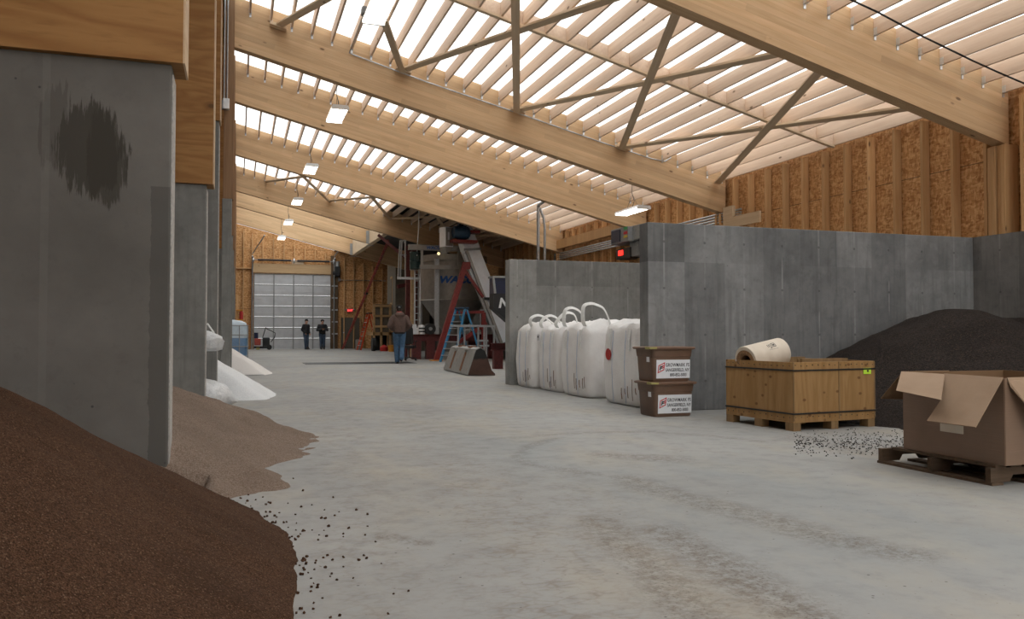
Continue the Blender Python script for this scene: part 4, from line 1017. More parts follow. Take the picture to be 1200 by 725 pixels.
for k in range(6):
    x = -.575+.23*k; mb = MB(); mb.tube([(x, -.49, .15), (x, -.49, 1.22), (x, .49, 1.22), (x, .49, .15)], .013, 6); mb.build('cage_bar', M['greysteel'], TK)
for z in (.35, .62, .95, 1.22):
    mb = MB(); mb.tube([(-.59, -.50, z), (.59, -.50, z), (.59, .50, z), (-.59, .50, z), (-.59, -.50, z)], .014, 6); mb.build('cage_hoop', M['greysteel'], TK)
# pump cart in front of the big door
p = onY(308, 409.5, 50.3)
PC = thing('pump_cart', 'small red and black pump cart with a bent handle in front of the big door', 'cart', (p.x, p.y, 0))
mb = MB(); mb.box((-.30, 0, .46), (.36, .4, .40), b=.04); mb.build('tank', M['ladder_red2'], PC); mb = MB(); mb.cyl((-.38, 0, .66), (-.38, 0, 1.0), .12, n=16); mb.build('bottle', M['navy'], PC)
mb = MB(); mb.box((.18, 0, .42), (.40, .42, .6), b=.05); mb.build('engine', M['black'], PC); mb = MB(); mb.box((-.05, 0, .14), (.95, .5, .12), b=.02); mb.build('frame', M['black'], PC)
for s in (-1, 1):
    mb = MB(); mb.cyl((.35, s*.26, .15), (.35, s*.33, .15), .15, n=20); mb.build('wheel', M['rubber'], PC)
mb = MB(); mb.tube([(-.02, 0, .7), (.10, 0, 1.1), (.17, 0, 1.32), (.22, 0, 1.22), (.45, 0, 1.12), (.70, 0, .98), (.66, 0, .72), (.45, 0, .45)], .025, 8); mb.build('handle', M['black'], PC)
mb = MB(); mb.box((-.28, -.15, .10), (.2, .2, .18)); mb.build('foot', M['yellow'], PC)
# dark grate strip in the floor
a = onZ(356, 426.2); b = onZ(492, 426.2)
G_ = thing('floor_grate', 'dark steel grate strip set in the floor at the walking man', 'floor grate', (a.x, a.y-.8, 0))
mb = MB(); mb.span(0, b.x-a.x, 0, 1.6, .0, .006); mb.build('base_plate', M['greysteel'], G_)
mb = MB()
for k in range(60): mb.span(k*(b.x-a.x)/60+.01, k*(b.x-a.x)/60+.045, 0, 1.6, .006, .012)
mb.build('bars', M['blackdark'], G_)

# ------------------------------------------------------------------ the mixing machine
YM_ = 32.5
xL = onY(494, 330, YM_).x; xR = onY(567, 330, YM_).x; mx_ = (xL+xR)/2; R_ = (xR-xL)/2
def zY(py, Y, px=530): return onY(px, py, Y).z
z1, z0, zc = zY(303.5, YM_-R_), zY(351, YM_-R_), zY(392, YM_)
MX = thing('mixer', 'big stainless mixer drum with blue lettering on red steel legs', 'mixer', (mx_, YM_, 0))
mb = MB(); mb.lathe([(R_, z0), (R_, z1)], n=48); mb.build('drum', M['stainless'], MX, smooth=True)
mb = MB(); mb.lathe([(.42, zc), (.42, zc+.12), (R_, z0-.0)], n=48, cap1=False); mb.build('cone', M['stainless'], MX, smooth=True)
mb = MB(); mb.lathe([(R_+.03, z0-.03), (R_+.05, z0), (R_+.03, z0+.03)], n=48); mb.build('lower_ring', M['stainless'], MX, smooth=True)
mb = MB(); mb.lathe([(R_+.08, z1-.04), (R_+.08, z1+.20), (R_-.02, z1+.22)], n=48); mb.build('upper_ring', M['stainless'], MX, smooth=True)
# letters wrapped on the drum
def wrap_text(txt, size, zbase, a0, mat, shear):
    cu = bpy.data.curves.new('lettering', 'FONT'); cu.body = txt; cu.size = size; cu.shear = shear; cu.offset = .018; cu.extrude = .004; cu.resolution_u = 3
    ob = bpy.data.objects.new('lettering', cu); C.objects.link(ob); me = evaluated(ob)
    for v in me.vertices:
        a = a0+v.co.x*1.2/R_; r = R_+.012+v.co.z
        v.co = (math.sin(a)*r, -math.cos(a)*r, zbase+v.co.y)
    add_mesh('lettering', me, mat, MX)
zt = zY(331, YM_-R_)
px0 = onY(516, 330, YM_-R_).x-mx_
wrap_text('WACONIA', .37, zt, math.asin(max(-.99, px0/R_))+.02, M['blueink'], .25)
for px in (511.5, 565):
    pa = onY(px, 303, YM_-R_-.02); pb = onY(px, 391, YM_-R_-.02)
    mb = MB(); mb.span(pa.x-mx_-.085, pa.x-mx_+.085, -R_-.12, -R_-.0, .95 if px < 540 else .95, pa.z if px < 540 else zY(362, 31)); mb.build('drum_leg', M['stainless2'] if px > 540 else M['galv'], MX)
for sx, sy in ((-.85, .9), (.85, .9)):
    mb = MB(); mb.span(sx*R_-.08, sx*R_+.08, sy*R_-.08, sy*R_+.08, .95, z1); mb.build('drum_leg', M['galv'], MX)
# red base frame under the drum
RF = thing('machine_base', 'low red steel frame carrying the mixer drum', 'frame', (mx_, YM_-R_-.4, 0))
xa = onY(484, 395, YM_-R_-.4).x-mx_; xb = onY(582, 395, YM_-R_-.4).x-mx_; zt1 = zY(391.5, YM_-R_-.4); zt0 = zY(399.5, YM_-R_-.4)
def ibeam(p, q, h, w, t=.02):
    p, q = Vector(p), Vector(q); m_ = MB(); u = Vector((0, 0, 1))
    m_.bar(p+u*(h/2-t/2), q+u*(h/2-t/2), w, t); m_.bar(p-u*(h/2-t/2), q-u*(h/2-t/2), w, t); m_.bar(p, q, t, h-2*t); return m_
ibeam((xa, 0, (zt1+zt0)/2), (xb, 0, (zt1+zt0)/2), zt1-zt0, .22).build('beam', M['redsteel2'], RF)
ibeam((xa, 2.9, (zt1+zt0)/2), (xb, 2.9, (zt1+zt0)/2), zt1-zt0, .22).build('beam', M['redsteel2'], RF)
for x in (xa+.1, xb-.1): ibeam((x, .0, (zt1+zt0)/2), (x, 2.9, (zt1+zt0)/2), zt1-zt0, .22).build('beam', M['redsteel2'], RF)
for x in (xa+.12, xa+.66, xb-.2):
    for y in (0, 2.9): mb = MB(); mb.span(x-.17, x+.17, y-.12, y+.12, 0, zt0); mb.build('leg', M['redsteel2'], RF)
# upper red tower behind the drum
tw = thing('steel_tower', 'dark red steel tower and ladder frame beside the mixer drum', 'frame', (onY(478, 400, 33).x, 33, 0))
for x, y in ((0, 0), (.5, 1.2)):
    mb = MB(); mb.span(x-.10, x+.10, y-.1, y+.1, 0, 4.55); mb.build('column', M['redsteel2'], tw)
for z in (1.6, 2.9): mb = MB(); mb.bar((-.35, .45, z), (.6, .9, z+.25), .1, .14); mb.build('beam', M['redsteel2'], tw)
mb = MB(); mb.bar((-1.1, .8, 5.05), (.0, .5, 4.1), .10, .12); mb.build('brace', M['redsteel2'], tw)
mb = MB(); mb.bar((-.10, .2, 1.2), (.45, 1.1, 3.6), .08, .1); mb.build('brace', M['redsteel2'], tw)
# yellow-brown timber upright
pa = onY(484, 315, 31.5); mb = MB(); mb.span(pa.x-.08, pa.x+.08, 31.45, 31.6, 0, 3.8); tag(mb.build('timber_post', M['header']), 'yellowish timber upright between the red column and the steel ladder', 'post', None, 'thing')
# steel ladder with cage
LD = thing('access_ladder', 'upright grey steel access ladder beside the mixer', 'ladder', (onY(488.8, 400, 31.0).x, 31.0, 0))
for x in (-.10, .10): mb = MB(); mb.span(x-.025, x+.025, -.03, .03, .9, 3.7); mb.build('rail', M['galv'], LD)
for k in range(11): mb = MB(); mb.cyl((-.10, 0, 1.0+.25*k), (.10, 0, 1.0+.25*k), .016, n=8); mb.build('rung', M['galv'], LD)
PF = thing('platform_railing', 'grey pipe railing cage hanging beside the green motor', 'railing', (onY(470, 327, 31.2).x, 31.2, zY(327, 31.2)))
xr = onY(493, 327, 31.2).x-PF.location.x; xl = onY(465.5, 327, 31.2).x-PF.location.x; top = zY(284, 31.2)-PF.location.z
mb = MB(); mb.bar((xl, 0, 0), (xr, 0, 0), .07, .09); mb.build('floor_rail', M['galv'], PF)
for x, dx in ((xl+.03, .08), (xl+.12, .06), (-.02+xl+.33, 0)): mb = MB(); mb.tube([(x, 0, 0), (x+dx*.4, 0, top*.5), (x+dx, 0, top)], .03, 8); mb.build('post', M['galv'], PF)
for z, dz in ((top, 0), (top*.62, 0)): mb = MB(); mb.tube([(xl+.10, 0, z), (xl+.33, 0, z), (xl+.4, .7, z)], .025, 8); mb.build('hoop', M['galv'], PF)
GM = thing('green_motor', 'dark green electric motor with a white cable above the access ladder', 'motor', onY(486.5, 305, 30.6))
mb = MB(); mb.lathe([(.14, -.34), (.20, -.32), (.21, -.05), (.19, -.03), (.19, .0), (.21, .02), (.21, .28), (.16, .33)], n=20); mb.build('motor_body', M['motorgreen'], GM, smooth=True)
mb = MB(); mb.box((0, .25, 0), (.3, .12, .7)); mb.build('mount_plate', M['greysteel'], GM)
mb = MB(); mb.box((.02, -.22, .05), (.18, .12, .2), b=.02); mb.build('terminal_box', M['motorgreen'], GM)
mb = MB(); mb.tube([(.02, -.22, .15), onY(489, 288, 30.6)-GM.location, onY(490.5, 268, 30.6)-GM.location, onY(491, 246, 30.6)-GM.location], .018, 6); mb.build('cable', M['bagstrap'], GM)
# stainless beam with small lettering across the drum top
xa_, xb_ = onY(479, 290, 30.4), onY(543, 290, 30.4)
UB = thing('top_beam', 'stainless cross beam with small blue lettering above the mixer drum', 'beam', (xa_.x, 30.4, zY(294, 30.4)), 0); UB['kind'] = 'thing'
wL = xb_.x-xa_.x; hb = zY(287.5, 30.4)-zY(294, 30.4)
mb = MB(); mb.span(0, wL, 0, .18, 0, hb, b=.008); mb.build('channel', M['stainless'], UB)
lettering('lettering', 'WACONIA', .17, M['blueink'], UB, (onY(499.5, 291, 30.4).x-xa_.x, -.004, .045), (PI/2, 0, 0), .003, .25, .006)
for x in (wL*.22, wL*.9): mb = MB(); mb.span(x, x+.10, .04, .14, -.55, 0); mb.build('hanger', M['stainless'], UB)
mb = MB(); mb.span(wL*.20, wL, .02, .16, -.70, -.55); mb.build('lower_channel', M['stainless'], UB)
p = onY(514, 297, 31.0); mb = MB(); mb.ball((0, 0, 0), .06); o = mb.build('work_lamp', M['spotglow'], origin=(0, 0, 0), smooth=True); o.location = p; mb = MB(); mb.cyl((0, 0, .06), (0, 0, .2), .05, n=10); mb.build('socket', M['black'], o); tag(o, 'small glowing work lamp over the mixer drum rim', 'lamp')
# panel box, blue gear motor, head of the conveyor
CB = thing('control_cabinet', 'pale steel control cabinet hanging beside the blue motor', 'cabinet', onY(523, 278, 28.9)); CB.rotation_euler = (0, 0, .35)
mb = MB(); mb.box((0, 0, 0), (.34, .40, .72), b=.01); mb.build('cabinet_body', M['stainless2'], CB); mb = MB(); mb.box((-.01, -.21, .0), (.30, .02, .66), b=.005); mb.build('cabinet_door', M['stainless'], CB)
mb = MB(); mb.box((-.05, -.225, .03), (.07, .01, .28)); mb.build('window', M['label'], CB)
mb = MB(); mb.prism([(-.17, -.2, -.36), (.17, -.2, -.36), (-.10, -.2, -.60)], (0, .4, 0)); mb.build('support', M['stainless'], CB)
BM = thing('blue_motor', 'dark blue finned gear motor at the head of the white conveyor', 'motor', onY(541, 272.5, 28.6))
mb = MB(); r0 = .24
mb.rings([[(x, math.cos(2*PI*k/20)*r*r0, math.sin(2*PI*k/20)*r*r0) for k in range(20)] for x, r in ((-.34, .6), (-.30, .92), (-.12, 1), (-.1, 1.05), (.12, 1.05), (.14, .95), (.24, .9), (.30, .6))]); mb.build('motor_body', M['motorblue'], BM, smooth=True)
for k in range(10): 
    a = 2*PI*k/10; mb = MB(); mb.box((0, math.cos(a)*.25, math.sin(a)*.25), (.34, .03, .03), Euler((a, 0, 0)).to_matrix()); mb.build('fin', M['motorblue'], BM)
mb = MB(); mb.box((-.05, 0, .30), (.2, .2, .12), b=.02); mb.tube([(-.05, 0, .35), (-.12, 0, .5), (-.02, 0, .56)], .03, 8); mb.build('terminal_box', M['motorblue'], BM)
mb = MB(); mb.box((.06, .0, -.33), (.95, .5, .10)); mb.build('mount_bracket', M['redsteel'], BM)
mb = MB(); mb.box((.46, .0, .03), (.35, .45, .09)); mb.build('shaft_bracket', M['redsteel'], BM)

YC = 29.0                       # conveyor plane
CV = thing('conveyor_leg', 'tall inclined white steel conveyor leg rising to the blue motor', 'conveyor', (onY(588, 405, YC).x, YC, 0)); o1 = Vector(CV.location)
def cv(px, py, dy=0): p = onY(px, py, YC)-o1; return Vector((p.x, p.y+dy, p.z))
mb = MB(); mb.prism([cv(545, 293), cv(562, 291.5), cv(596, 378), cv(600, 398), cv(588, 402)], (0, .62, 0)); mb.build('casing', M['stainless2'], CV)
mb = MB(); mb.prism([cv(539, 264), cv(552, 262.5), cv(556, 274), cv(562, 288), cv(562, 291.5), cv(545, 293), cv(542, 283)], (0, .66, 0)); mb.build('head', M['stainless2'], CV)
mb = MB(); mb.bar(cv(546, 294, -.06), cv(588, 405, -.06), .10, .14, (0, 1, 0)); mb.build('side_frame', M['stainless'], CV)
mb = MB(); mb.bar(cv(544, 297, .02), cv(584, 402, .02), .10, .10, (0, 1, 0)); mb.build('side_frame', M['galv'], CV)
mb = MB(); mb.bar(cv(543.5, 292.5, -.04), cv(563.5, 291.5, -.04), .08, .06, (0, 1, 0)); mb.build('flange', M['greysteel'], CV)
mb = MB(); mb.bar(cv(566, 350, -.1), cv(575, 350, -.1), .1, .08, (0, 1, 0)); mb.build('clamp', M['black'], CV)
for px in (585,):
    a = cv(px, 404); mb = MB(); mb.span(a.x-.1, a.x+.1, .1, .3, 0, a.z); mb.build('foot', M['redsteel2'], CV)
# red raking legs
RL = thing('raking_frame', 'bright red raking steel legs holding up the conveyor leg', 'frame', (onZ(511, 422.5).x, onZ(511, 422.5).y, 0)); o2 = Vector(RL.location); yr = o2.y
def rl(px, py, dy=0): p = onY(px, py, yr)-o2; return Vector((p.x, p.y+dy, p.z))
a = rl(511, 422.5); a.z = 0
mb = MB(); mb.bar(a, rl(545, 310), .19, .19, (0, 1, 0), b=.01); mb.build('raking_leg', M['redsteel'], RL)
mb = MB(); mb.bar(rl(545, 317), rl(566, 348), .10, .10, (0, 1, 0)); mb.build('brace', M['redsteel'], RL)
mb = MB(); mb.bar(rl(528, 366), rl(567, 365.5), .10, .10, (0, 1, 0)); mb.build('brace', M['redsteel'], RL)
mb = MB(); mb.bar(rl(540, 401, .3), rl(573, 378.5, .3), .13, .13, (0, 1, 0)); mb.build('brace', M['redsteel'], RL)
mb = MB(); mb.box((0, 0, .015), (.42, .4, .03)); mb.build('foot_plate', M['orange'], RL)
mb = MB(); mb.box(rl(546, 311)+Vector((.02, 0, 0)), (.26, .2, .26)); mb.build('head_block', M['redsteel'], RL)
a = rl(566, 430, -1.0)
mb = MB(); mb.bar((rl(567, 366).x, 0.05, 0), (rl(567, 366).x, 0.05, rl(567, 366).z), .14, .14); mb.build('post', M['redsteel'], RL)
# nearer red I-beam stub
sB = onZ(580, 432)
SB = thing('steel_stand', 'short red steel beam on a post next to the pale wall end', 'frame', (sB.x, sB.y, 0)); zt_ = onY(580, 402, sB.y).z; zb_ = onY(580, 410.5, sB.y).z
ibeam((-.10, 0, (zt_+zb_)/2), (1.4, 0, (zt_+zb_)/2), zt_-zb_, .2).build('beam', M['redsteel2'], SB)
for x in (.08, 1.2): mb = MB(); mb.span(x-.13, x+.13, -.1, .1, 0, zb_); mb.build('post', M['redsteel2'], SB)
# navy bin behind the pale wall
YN = 20.5; n0 = onY(579, 323, YN)
NB = thing('navy_bin', 'navy steel bin with white lettering half hidden by the pale bay wall', 'bin', (n0.x, YN, 0)); o3 = Vector(NB.location)
def nb(px, py): return onY(px, py, YN)-o3
zt_, zm_, zl_ = nb(580, 323).z, nb(580, 343.5).z, nb(580, 361).z; zq_ = nb(592, 377).z; DN = .42
mb = MB(); mb.span(0, 2.6, .05, DN, zm_, zt_-.02); mb.build('upper_box', M['navy'], NB)
mb = MB(); mb.span(-.03, 2.63, .0, DN+.03, zt_-.05, zt_); mb.build('rim', M['greysteel'], NB)
mb = MB(); mb.bar((-.02, .01, zt_-.05), (.03, .01, zm_), .05, .07, (0, 1, 0)); mb.build('corner_strip', M['greysteel'], NB)
mb = MB(); mb.rings([[(0, .05, zm_), (2.6, .05, zm_), (2.6, DN, zm_), (0, DN, zm_)], [(0.0, .05, zl_), (2.6, .05, zl_), (2.6, DN, zl_), (0.0, DN, zl_)], [(.42, .06, zq_), (2.2, .06, zq_), (2.2, DN-.01, zq_), (.42, DN-.01, zq_)], [(1.0, .1, 1.0), (1.6, .1, 1.0), (1.6, DN-.05, 1.0), (1.0, DN-.05, 1.0)]]); mb.build('lower_hopper', M['blackdark'], NB)
lettering('lettering', 'NM', .36, M['label'], NB, (nb(584.5, 361).x, .045, zl_+.02), (PI/2, 0, 0), .004, .2, .012)
for x in (1.15, 2.48):
    for y in (.12, DN-.08): mb = MB(); mb.span(x-.05, x+.05, y-.05, y+.05, 0, zl_ if x > 2 else 1.0); mb.build('leg', M['blackdark'], NB)
# grey guard railing in front of the drum
GR = thing('guard_railing', 'grey pipe guard railing behind the loader bucket', 'railing', (onY(555, 410, 25.5).x, 25.5, 0)); o4 = Vector(GR.location)
def gr(px, py): p = onY(px, py, 25.5)-o4; return p
mb = MB(); mb.bar(gr(528, 381.5), gr(580, 382), .07, .07); mb.build('top_rail', M['galv'], GR)
for px in (537, 544.5, 560.5, 567.5, 570, 579):
    p = gr(px, 383); mb = MB(); mb.cyl((p.x, 0.01, 0), (p.x, 0.01, p.z), .032, n=10); mb.build('post', M['galv'], GR)
mb = MB(); mb.bar(gr(559, 399), gr(572, 399), .06, .06); mb.bar(gr(562, 405), gr(573, 405), .06, .06); mb.build('cross_rail', M['galv'], GR)

# things standing on the red base frame
zt_ = zt1
def on_base(px, y): return Vector((onY(px, 390, y).x, y, zt_))
yb_ = YM_-R_-.4
p = on_base(483.5, yb_); mb = MB(); mb.box(p+Vector((0, 0, .19)), (.26, .2, .38), b=.01); tag(mb.build('carton', M['label']), 'white carton on the red base beside the office chair', 'carton')
p = on_base(488.5, yb_-.02); mb = MB(); mb.box(p+Vector((0, 0, .13)), (.12, .12, .26), b=.01); tag(mb.build('carton', M['white']), 'narrow white packet beside the white carton', 'carton')
p = on_base(494, yb_); mb = MB(); mb.lathe([(.12, 0), (.13, .03), (.13, .30), (.10, .34), (.06, .36)], p, 20); o = mb.build('canister', M['white'], smooth=True); mb = MB(); mb.lathe([(.133, .08), (.133, .13)], (0, 0, 0), 20); mb.lathe([(.133, .2), (.133, .25)], (0, 0, 0), 20); mb.build('band', M['black'], o); tag(o, 'white canister with black bands on the red base', 'canister')
p = on_base(503.5, yb_); mb = MB(); mb.cyl(p+Vector((0, -.15, .21)), p+Vector((0, .15, .21)), .21, n=28); o = mb.build('hose_reel', M['black'], smooth=True); tag(o, 'black round hose reel on the red base under the drum', 'reel')
mb = MB(); mb.cyl((0, -.18, .21), (0, -.15, .21), .07, n=14); mb.build('hub', M['greysteel'], o)

# office chair
p = onZ(478.5, 422.3)
CH = thing('office_chair', 'black office chair next to the walking man', 'chair', (p.x, p.y, 0), 2.7)
for k in range(5):
    a = 2*PI*k/5+.3; mb = MB(); mb.bar((0, 0, .12), (math.cos(a)*.33, math.sin(a)*.33, .08), .05, .035); mb.build('foot', M['black'], CH)
    mb = MB(); mb.cyl((math.cos(a)*.33-.02, math.sin(a)*.33, .035), (math.cos(a)*.33+.02, math.sin(a)*.33, .035), .035, n=14); mb.build('caster', M['black'], CH)
mb = MB(); mb.cyl((0, 0, .12), (0, 0, .44), .03, n=12); mb.build('column', M['greysteel'], CH)
mb = MB(); mb.rings([rrect(0, 0, .44, .44, .44, .1), rrect(0, 0, .46, .52, .50, .12), rrect(0, 0, .53, .52, .50, .12), rrect(0, 0, .55, .46, .44, .12)]); mb.build('seat', M['black'], CH, smooth=True)
mb = MB(); mb.rings([rrect(0, 0, 0, .44, .06, .03), rrect(0, 0, .05, .50, .10, .045), rrect(0, 0, .55, .50, .10, .045), rrect(0, 0, .66, .40, .07, .03)]); mb.xform(Matrix.Translation((0, .26, .60)) @ Matrix.Rotation(-.13, 4, 'X')); mb.build('backrest', M['black'], CH, smooth=True)
for s in (-1, 1): mb = MB(); mb.tube([(s*.27, .12, .47), (s*.30, .12, .68), (s*.29, -.12, .70), (s*.29, .22, .70)], .02, 8); mb.build('armrest', M['black'], CH)

# ------------------------------------------------------------------ loader bucket lying on the floor
pf = onZ(521, 433.5); pn = onZ(549, 440.5); pr_ = onZ(577, 440)
BK = thing('loader_bucket', 'rusty grey loader bucket lying on the floor in front of the red machine', 'bucket', (pn.x, pn.y, 0)); o5 = Vector(BK.location)
ax = (Vector((pf.x, pf.y, 0))-o5); W_ = ax.length; ax.normalize(); bx_ = Vector((-ax.y, ax.x, 0))
if bx_.dot(FWD) < 0 and bx_.dot(RGT) < 0: bx_ = -bx_
if bx_.dot(RGT) < 0: bx_ = -bx_
# profile in the plane across the bucket: u runs to the open cutting edge, v is up
prof = [(0, 0), (.86, .0), (.90, .04), (.78, .10), (.54, .48), (.40, .63), (.20, .70), (.06, .66)]
S_ = 1.0
def bk(u, v, s): return bx_*(u*S_)+Vector((0, 0, v*.98))+ax*s
U = (pr_-o5); S_ = max(.7, abs(U.dot(bx_))/.90)
prof = [(-.02, .015), (.42, .0), (.90, .0), (.92, .045), (.80, .13), (.66, .42), (.56, .60), (.42, .67), (.26, .62)]
mb = MB(); mb.prism([bk(u, v, 0) for u, v in prof], ax*.03); mb.build('side_plate', M['bucketside'], BK)
mb = MB(); mb.prism([bk(u, v, W_-.03) for u, v in prof], ax*.03); mb.build('side_plate', M['bucketside'], BK)
shell = [(-.02, .02), (.26, .62), (.42, .665), (.56, .60)]
for a, b in zip(shell, shell[1:]):
    mb = MB(); A, B = bk(*a, .0), bk(*b, .0); n_ = (B-A).cross(ax).normalized()*.02
    mb.prism([A, B, B+ax*W_, A+ax*W_], n_); mb.build('back_plate', M['bucketgrey'], BK)
mb = MB(); mb.prism([bk(-.02, .015, .0), bk(.92, .0, .0), bk(.92, .0, W_), bk(-.02, .015, W_)], (0, 0, .02)); mb.build('floor_plate', M['bucketgrey'], BK)
for s in (.30, .72):
    s_ = W_*s
    for d in (-.11, .11):
        mb = MB(); mb.prism([bk(-.03, .05, s_+d-.02), bk(.215, .56, s_+d-.02), bk(.24, .61, s_+d-.02), bk(.26, .56, s_+d-.02), bk(.03, .05, s_+d-.02)], ax*.035); mb.build('hitch_rib', M['bucketgrey'], BK)
    mb = MB(); A, B = bk(.005, .08, s_-.09), bk(.215, .54, s_-.09); n_ = (B-A).cross(ax).normalized(); n_ = n_ if n_.z > 0 else -n_; mb.prism([A+n_*.021, B+n_*.021, B+ax*.18+n_*.021, A+ax*.18+n_*.021], n_*.006); mb.build('rust_panel', M['rustrail'], BK)
    mb = MB(); q = bk(.23, .60, s_); mb.bar(q-ax*.14, q+ax*.14, .09, .05); mb.build('hook', M['bucketgrey'], BK)
for s in (.30, .70): q = bk(.42, .68, W_*s); mb = MB(); mb.bar(q-ax*.14, q+ax*.14, .16, .04); mb.build('lug', M['rustrail'], BK)

# ------------------------------------------------------------------ ladders
def step_ladder(name, label, foot, hgt, wid, m, topm, rz, spread=.8, steps=7):
    t = thing(name, label, 'ladder', foot, rz)
    for s in (-1, 1):
        mb = MB(); mb.bar((s*wid/2, -spread/2, 0), (s*wid*.32, -.04, hgt), .035, .085); mb.build('front_rail', m, t)
        mb = MB(); mb.bar((s*wid/2*.95, spread/2, 0), (s*wid*.30, .06, hgt-.05), .03, .06); mb.build('rear_rail', m, t)
    for k in range(steps):
        f = (k+1)/(steps+1); w2 = wid/2*(1-f)+wid*.32*f; y = -spread/2*(1-f)-.04*f
        mb = MB(); mb.box((0, y, hgt*f), (w2*2, .085, .03)); mb.build('step', M['alu'], t)
    mb = MB(); mb.box((0, 0, hgt), (wid*.75, .22, .06), b=.02); mb.build('top_cap', topm, t)
    for f in (.3, .6): mb = MB(); y = spread/2*(1-f)+.06*f; mb.bar((-wid*.42, y, hgt*f), (wid*.42, y, hgt*f), .02, .04); mb.build('rear_bar', M['alu'], t)
    return t
p = onZ(527, 424); q = onY(540, 361, p.y)
step_ladder('step_ladder', 'blue stepladder standing open between the red raking leg and the railing', (p.x+.42, p.y, 0), q.z, .70, M['ladder_blue'], M['motorblue'], math.radians(-62), 1.35, 7)
p = onY(428, 410, 47.5); q = onY(436, 367, 47.5)
step_ladder('step_ladder', 'orange-red stepladder next to the wooden landing', (p.x+.22, 47.5, 0), q.z, .75, M['ladder_red'], M['black'], math.radians(-82), 1.2, 7)
EL = thing('extension_ladder', 'long worn red extension ladder leaning from the exit door up to the roof beam', 'ladder', (0, 0, 0))
a = onY(401.5, 410, 50.3); a.z = .02; b = onY(455.5, 281, 41.6); EL.location = a; o6 = Vector(a); d = b-a
sd = Vector((.30, .95, 0)).normalized()*.20
for s in (-1, 1): mb = MB(); mb.bar(sd*s, d+sd*s, .05, .10, sd); mb.build('rail', M['ladder_red2'], EL)
for k in range(1, 24):
    c_ = d*(k/24.); mb = MB(); mb.cyl(c_-sd, c_+sd, .018, n=6); mb.build('rung', M['greysteel'], EL)
mb = MB(); mb.bar(d*.55-sd*1.2, d*.55+sd*1.2, .10, .14, sd); mb.build('slide_bracket', M['black'], EL)

# ------------------------------------------------------------------ booth on the landing, wooden stair rail
bx0 = onY(463.5, 330, 44.5)
BT = thing('booth', 'tall olive-grey booth with a narrow window behind the walking man', 'booth', (bx0.x, 44.5, 0))
zt_ = onY(463, 284, 44.5).z; zl_ = 1.12; DB = 2.6; dxb = onY(452.5, 330, 47.1).x-bx0.x
mb = MB(); mb.prism([(0, 0, zl_), (1.9, 0, zl_), (1.9, 0, zt_-.1), (0, 0, zt_)], (dxb*0, DB, 0)); mb.build('booth_body', M['olive'], BT)
mb = MB(); y = DB*.47; mb.span(-.02, 0, y-.35, y+.35, 2.55, 4.15); fr_ = mb.build('window_frame', M['header'], BT); mb = MB(); mb.span(-.035, -.015, y-.24, y+.24, 2.68, 4.02); mb.build('pane', M['olive'], fr_)
mb = MB(); mb.span(.02, 1.88, .05, DB-.05, 0, zl_-.10); mb.build('booth_base', M['olive'], BT)
yl = 46.5; l0 = onY(434, 391, yl).x; l1 = BT.location.x-.04
LN = thing('landing', 'wooden landing with a timber railing in front of the booth', 'landing', (l0, yl, 0))
wl_ = l1-l0; zd = onY(450, 389, yl).z
mb = MB(); mb.span(0, wl_, -1.0, 1.4, zd-.18, zd); mb.build('deck', M['timber'], LN)
for z in (onY(450, 359, yl).z, onY(450, 370.5, yl).z, onY(450, 382.5, yl).z): mb = MB(); mb.span(0, wl_, -1.04, -.98, z-.06, z+.06); mb.build('rail', M['timber'], LN)
for x in (.05, wl_*.45, wl_-.06): mb = MB(); mb.span(x-.06, x+.06, -1.0, -.9, 0, onY(450, 358, yl).z+.06); mb.build('post', M['timber'], LN)
mb = MB(); mb.span(.0, wl_, -.90, -.84, zd-.02, onY(450, 357, yl).z); mb.build('back_panel', M['olive'], LN)
mb = MB(); mb.span(.1, wl_-.05, .2, .26, 0, zd-.18); mb.build('under_deck_shade', M['blackdark'], LN)  # added black sheet, stands in for the shade below the deck
def lathe_obj(name, prof, loc, m, label, cat): mb = MB(); mb.lathe(prof, (0, 0, 0), 20); o = mb.build(name, m, smooth=True, origin=(0, 0, 0)); o.location = loc; return tag(o, label, cat)
p = onY(459, 410, 43.2); lathe_obj('bucket', [(.17, 0), (.20, .30), (.22, .34), (.20, .35)], (p.x, 43.2, 0), M['orange'], 'orange plastic bucket on the floor beside the wooden landing', 'bucket')
p = onY(450, 410, 44.2); lathe_obj('fuel_can', [(.2, 0), (.22, .05), (.22, .22), (.1, .30), (.05, .34)], (p.x, 44.2, 0), M['redcloth'], 'red can under the wooden landing', 'can')
p = onY(437.5, 400, 44.9); mb = MB(); mb.cyl((p.x-.09, 44.85, .36), (p.x+.09, 44.85, .36), .36, n=32); tag(mb.build('tyre', M['rubber'], smooth=True), 'black tyre standing against the wooden landing', 'tyre')
p = onY(420, 405, 48.5); mb = MB(); mb.box((p.x, 48.5, .30), (.34, .3, .60), b=.03); tag(mb.build('waste_bin', M['stainless']), 'small tan bin between the two red ladders', 'bin')

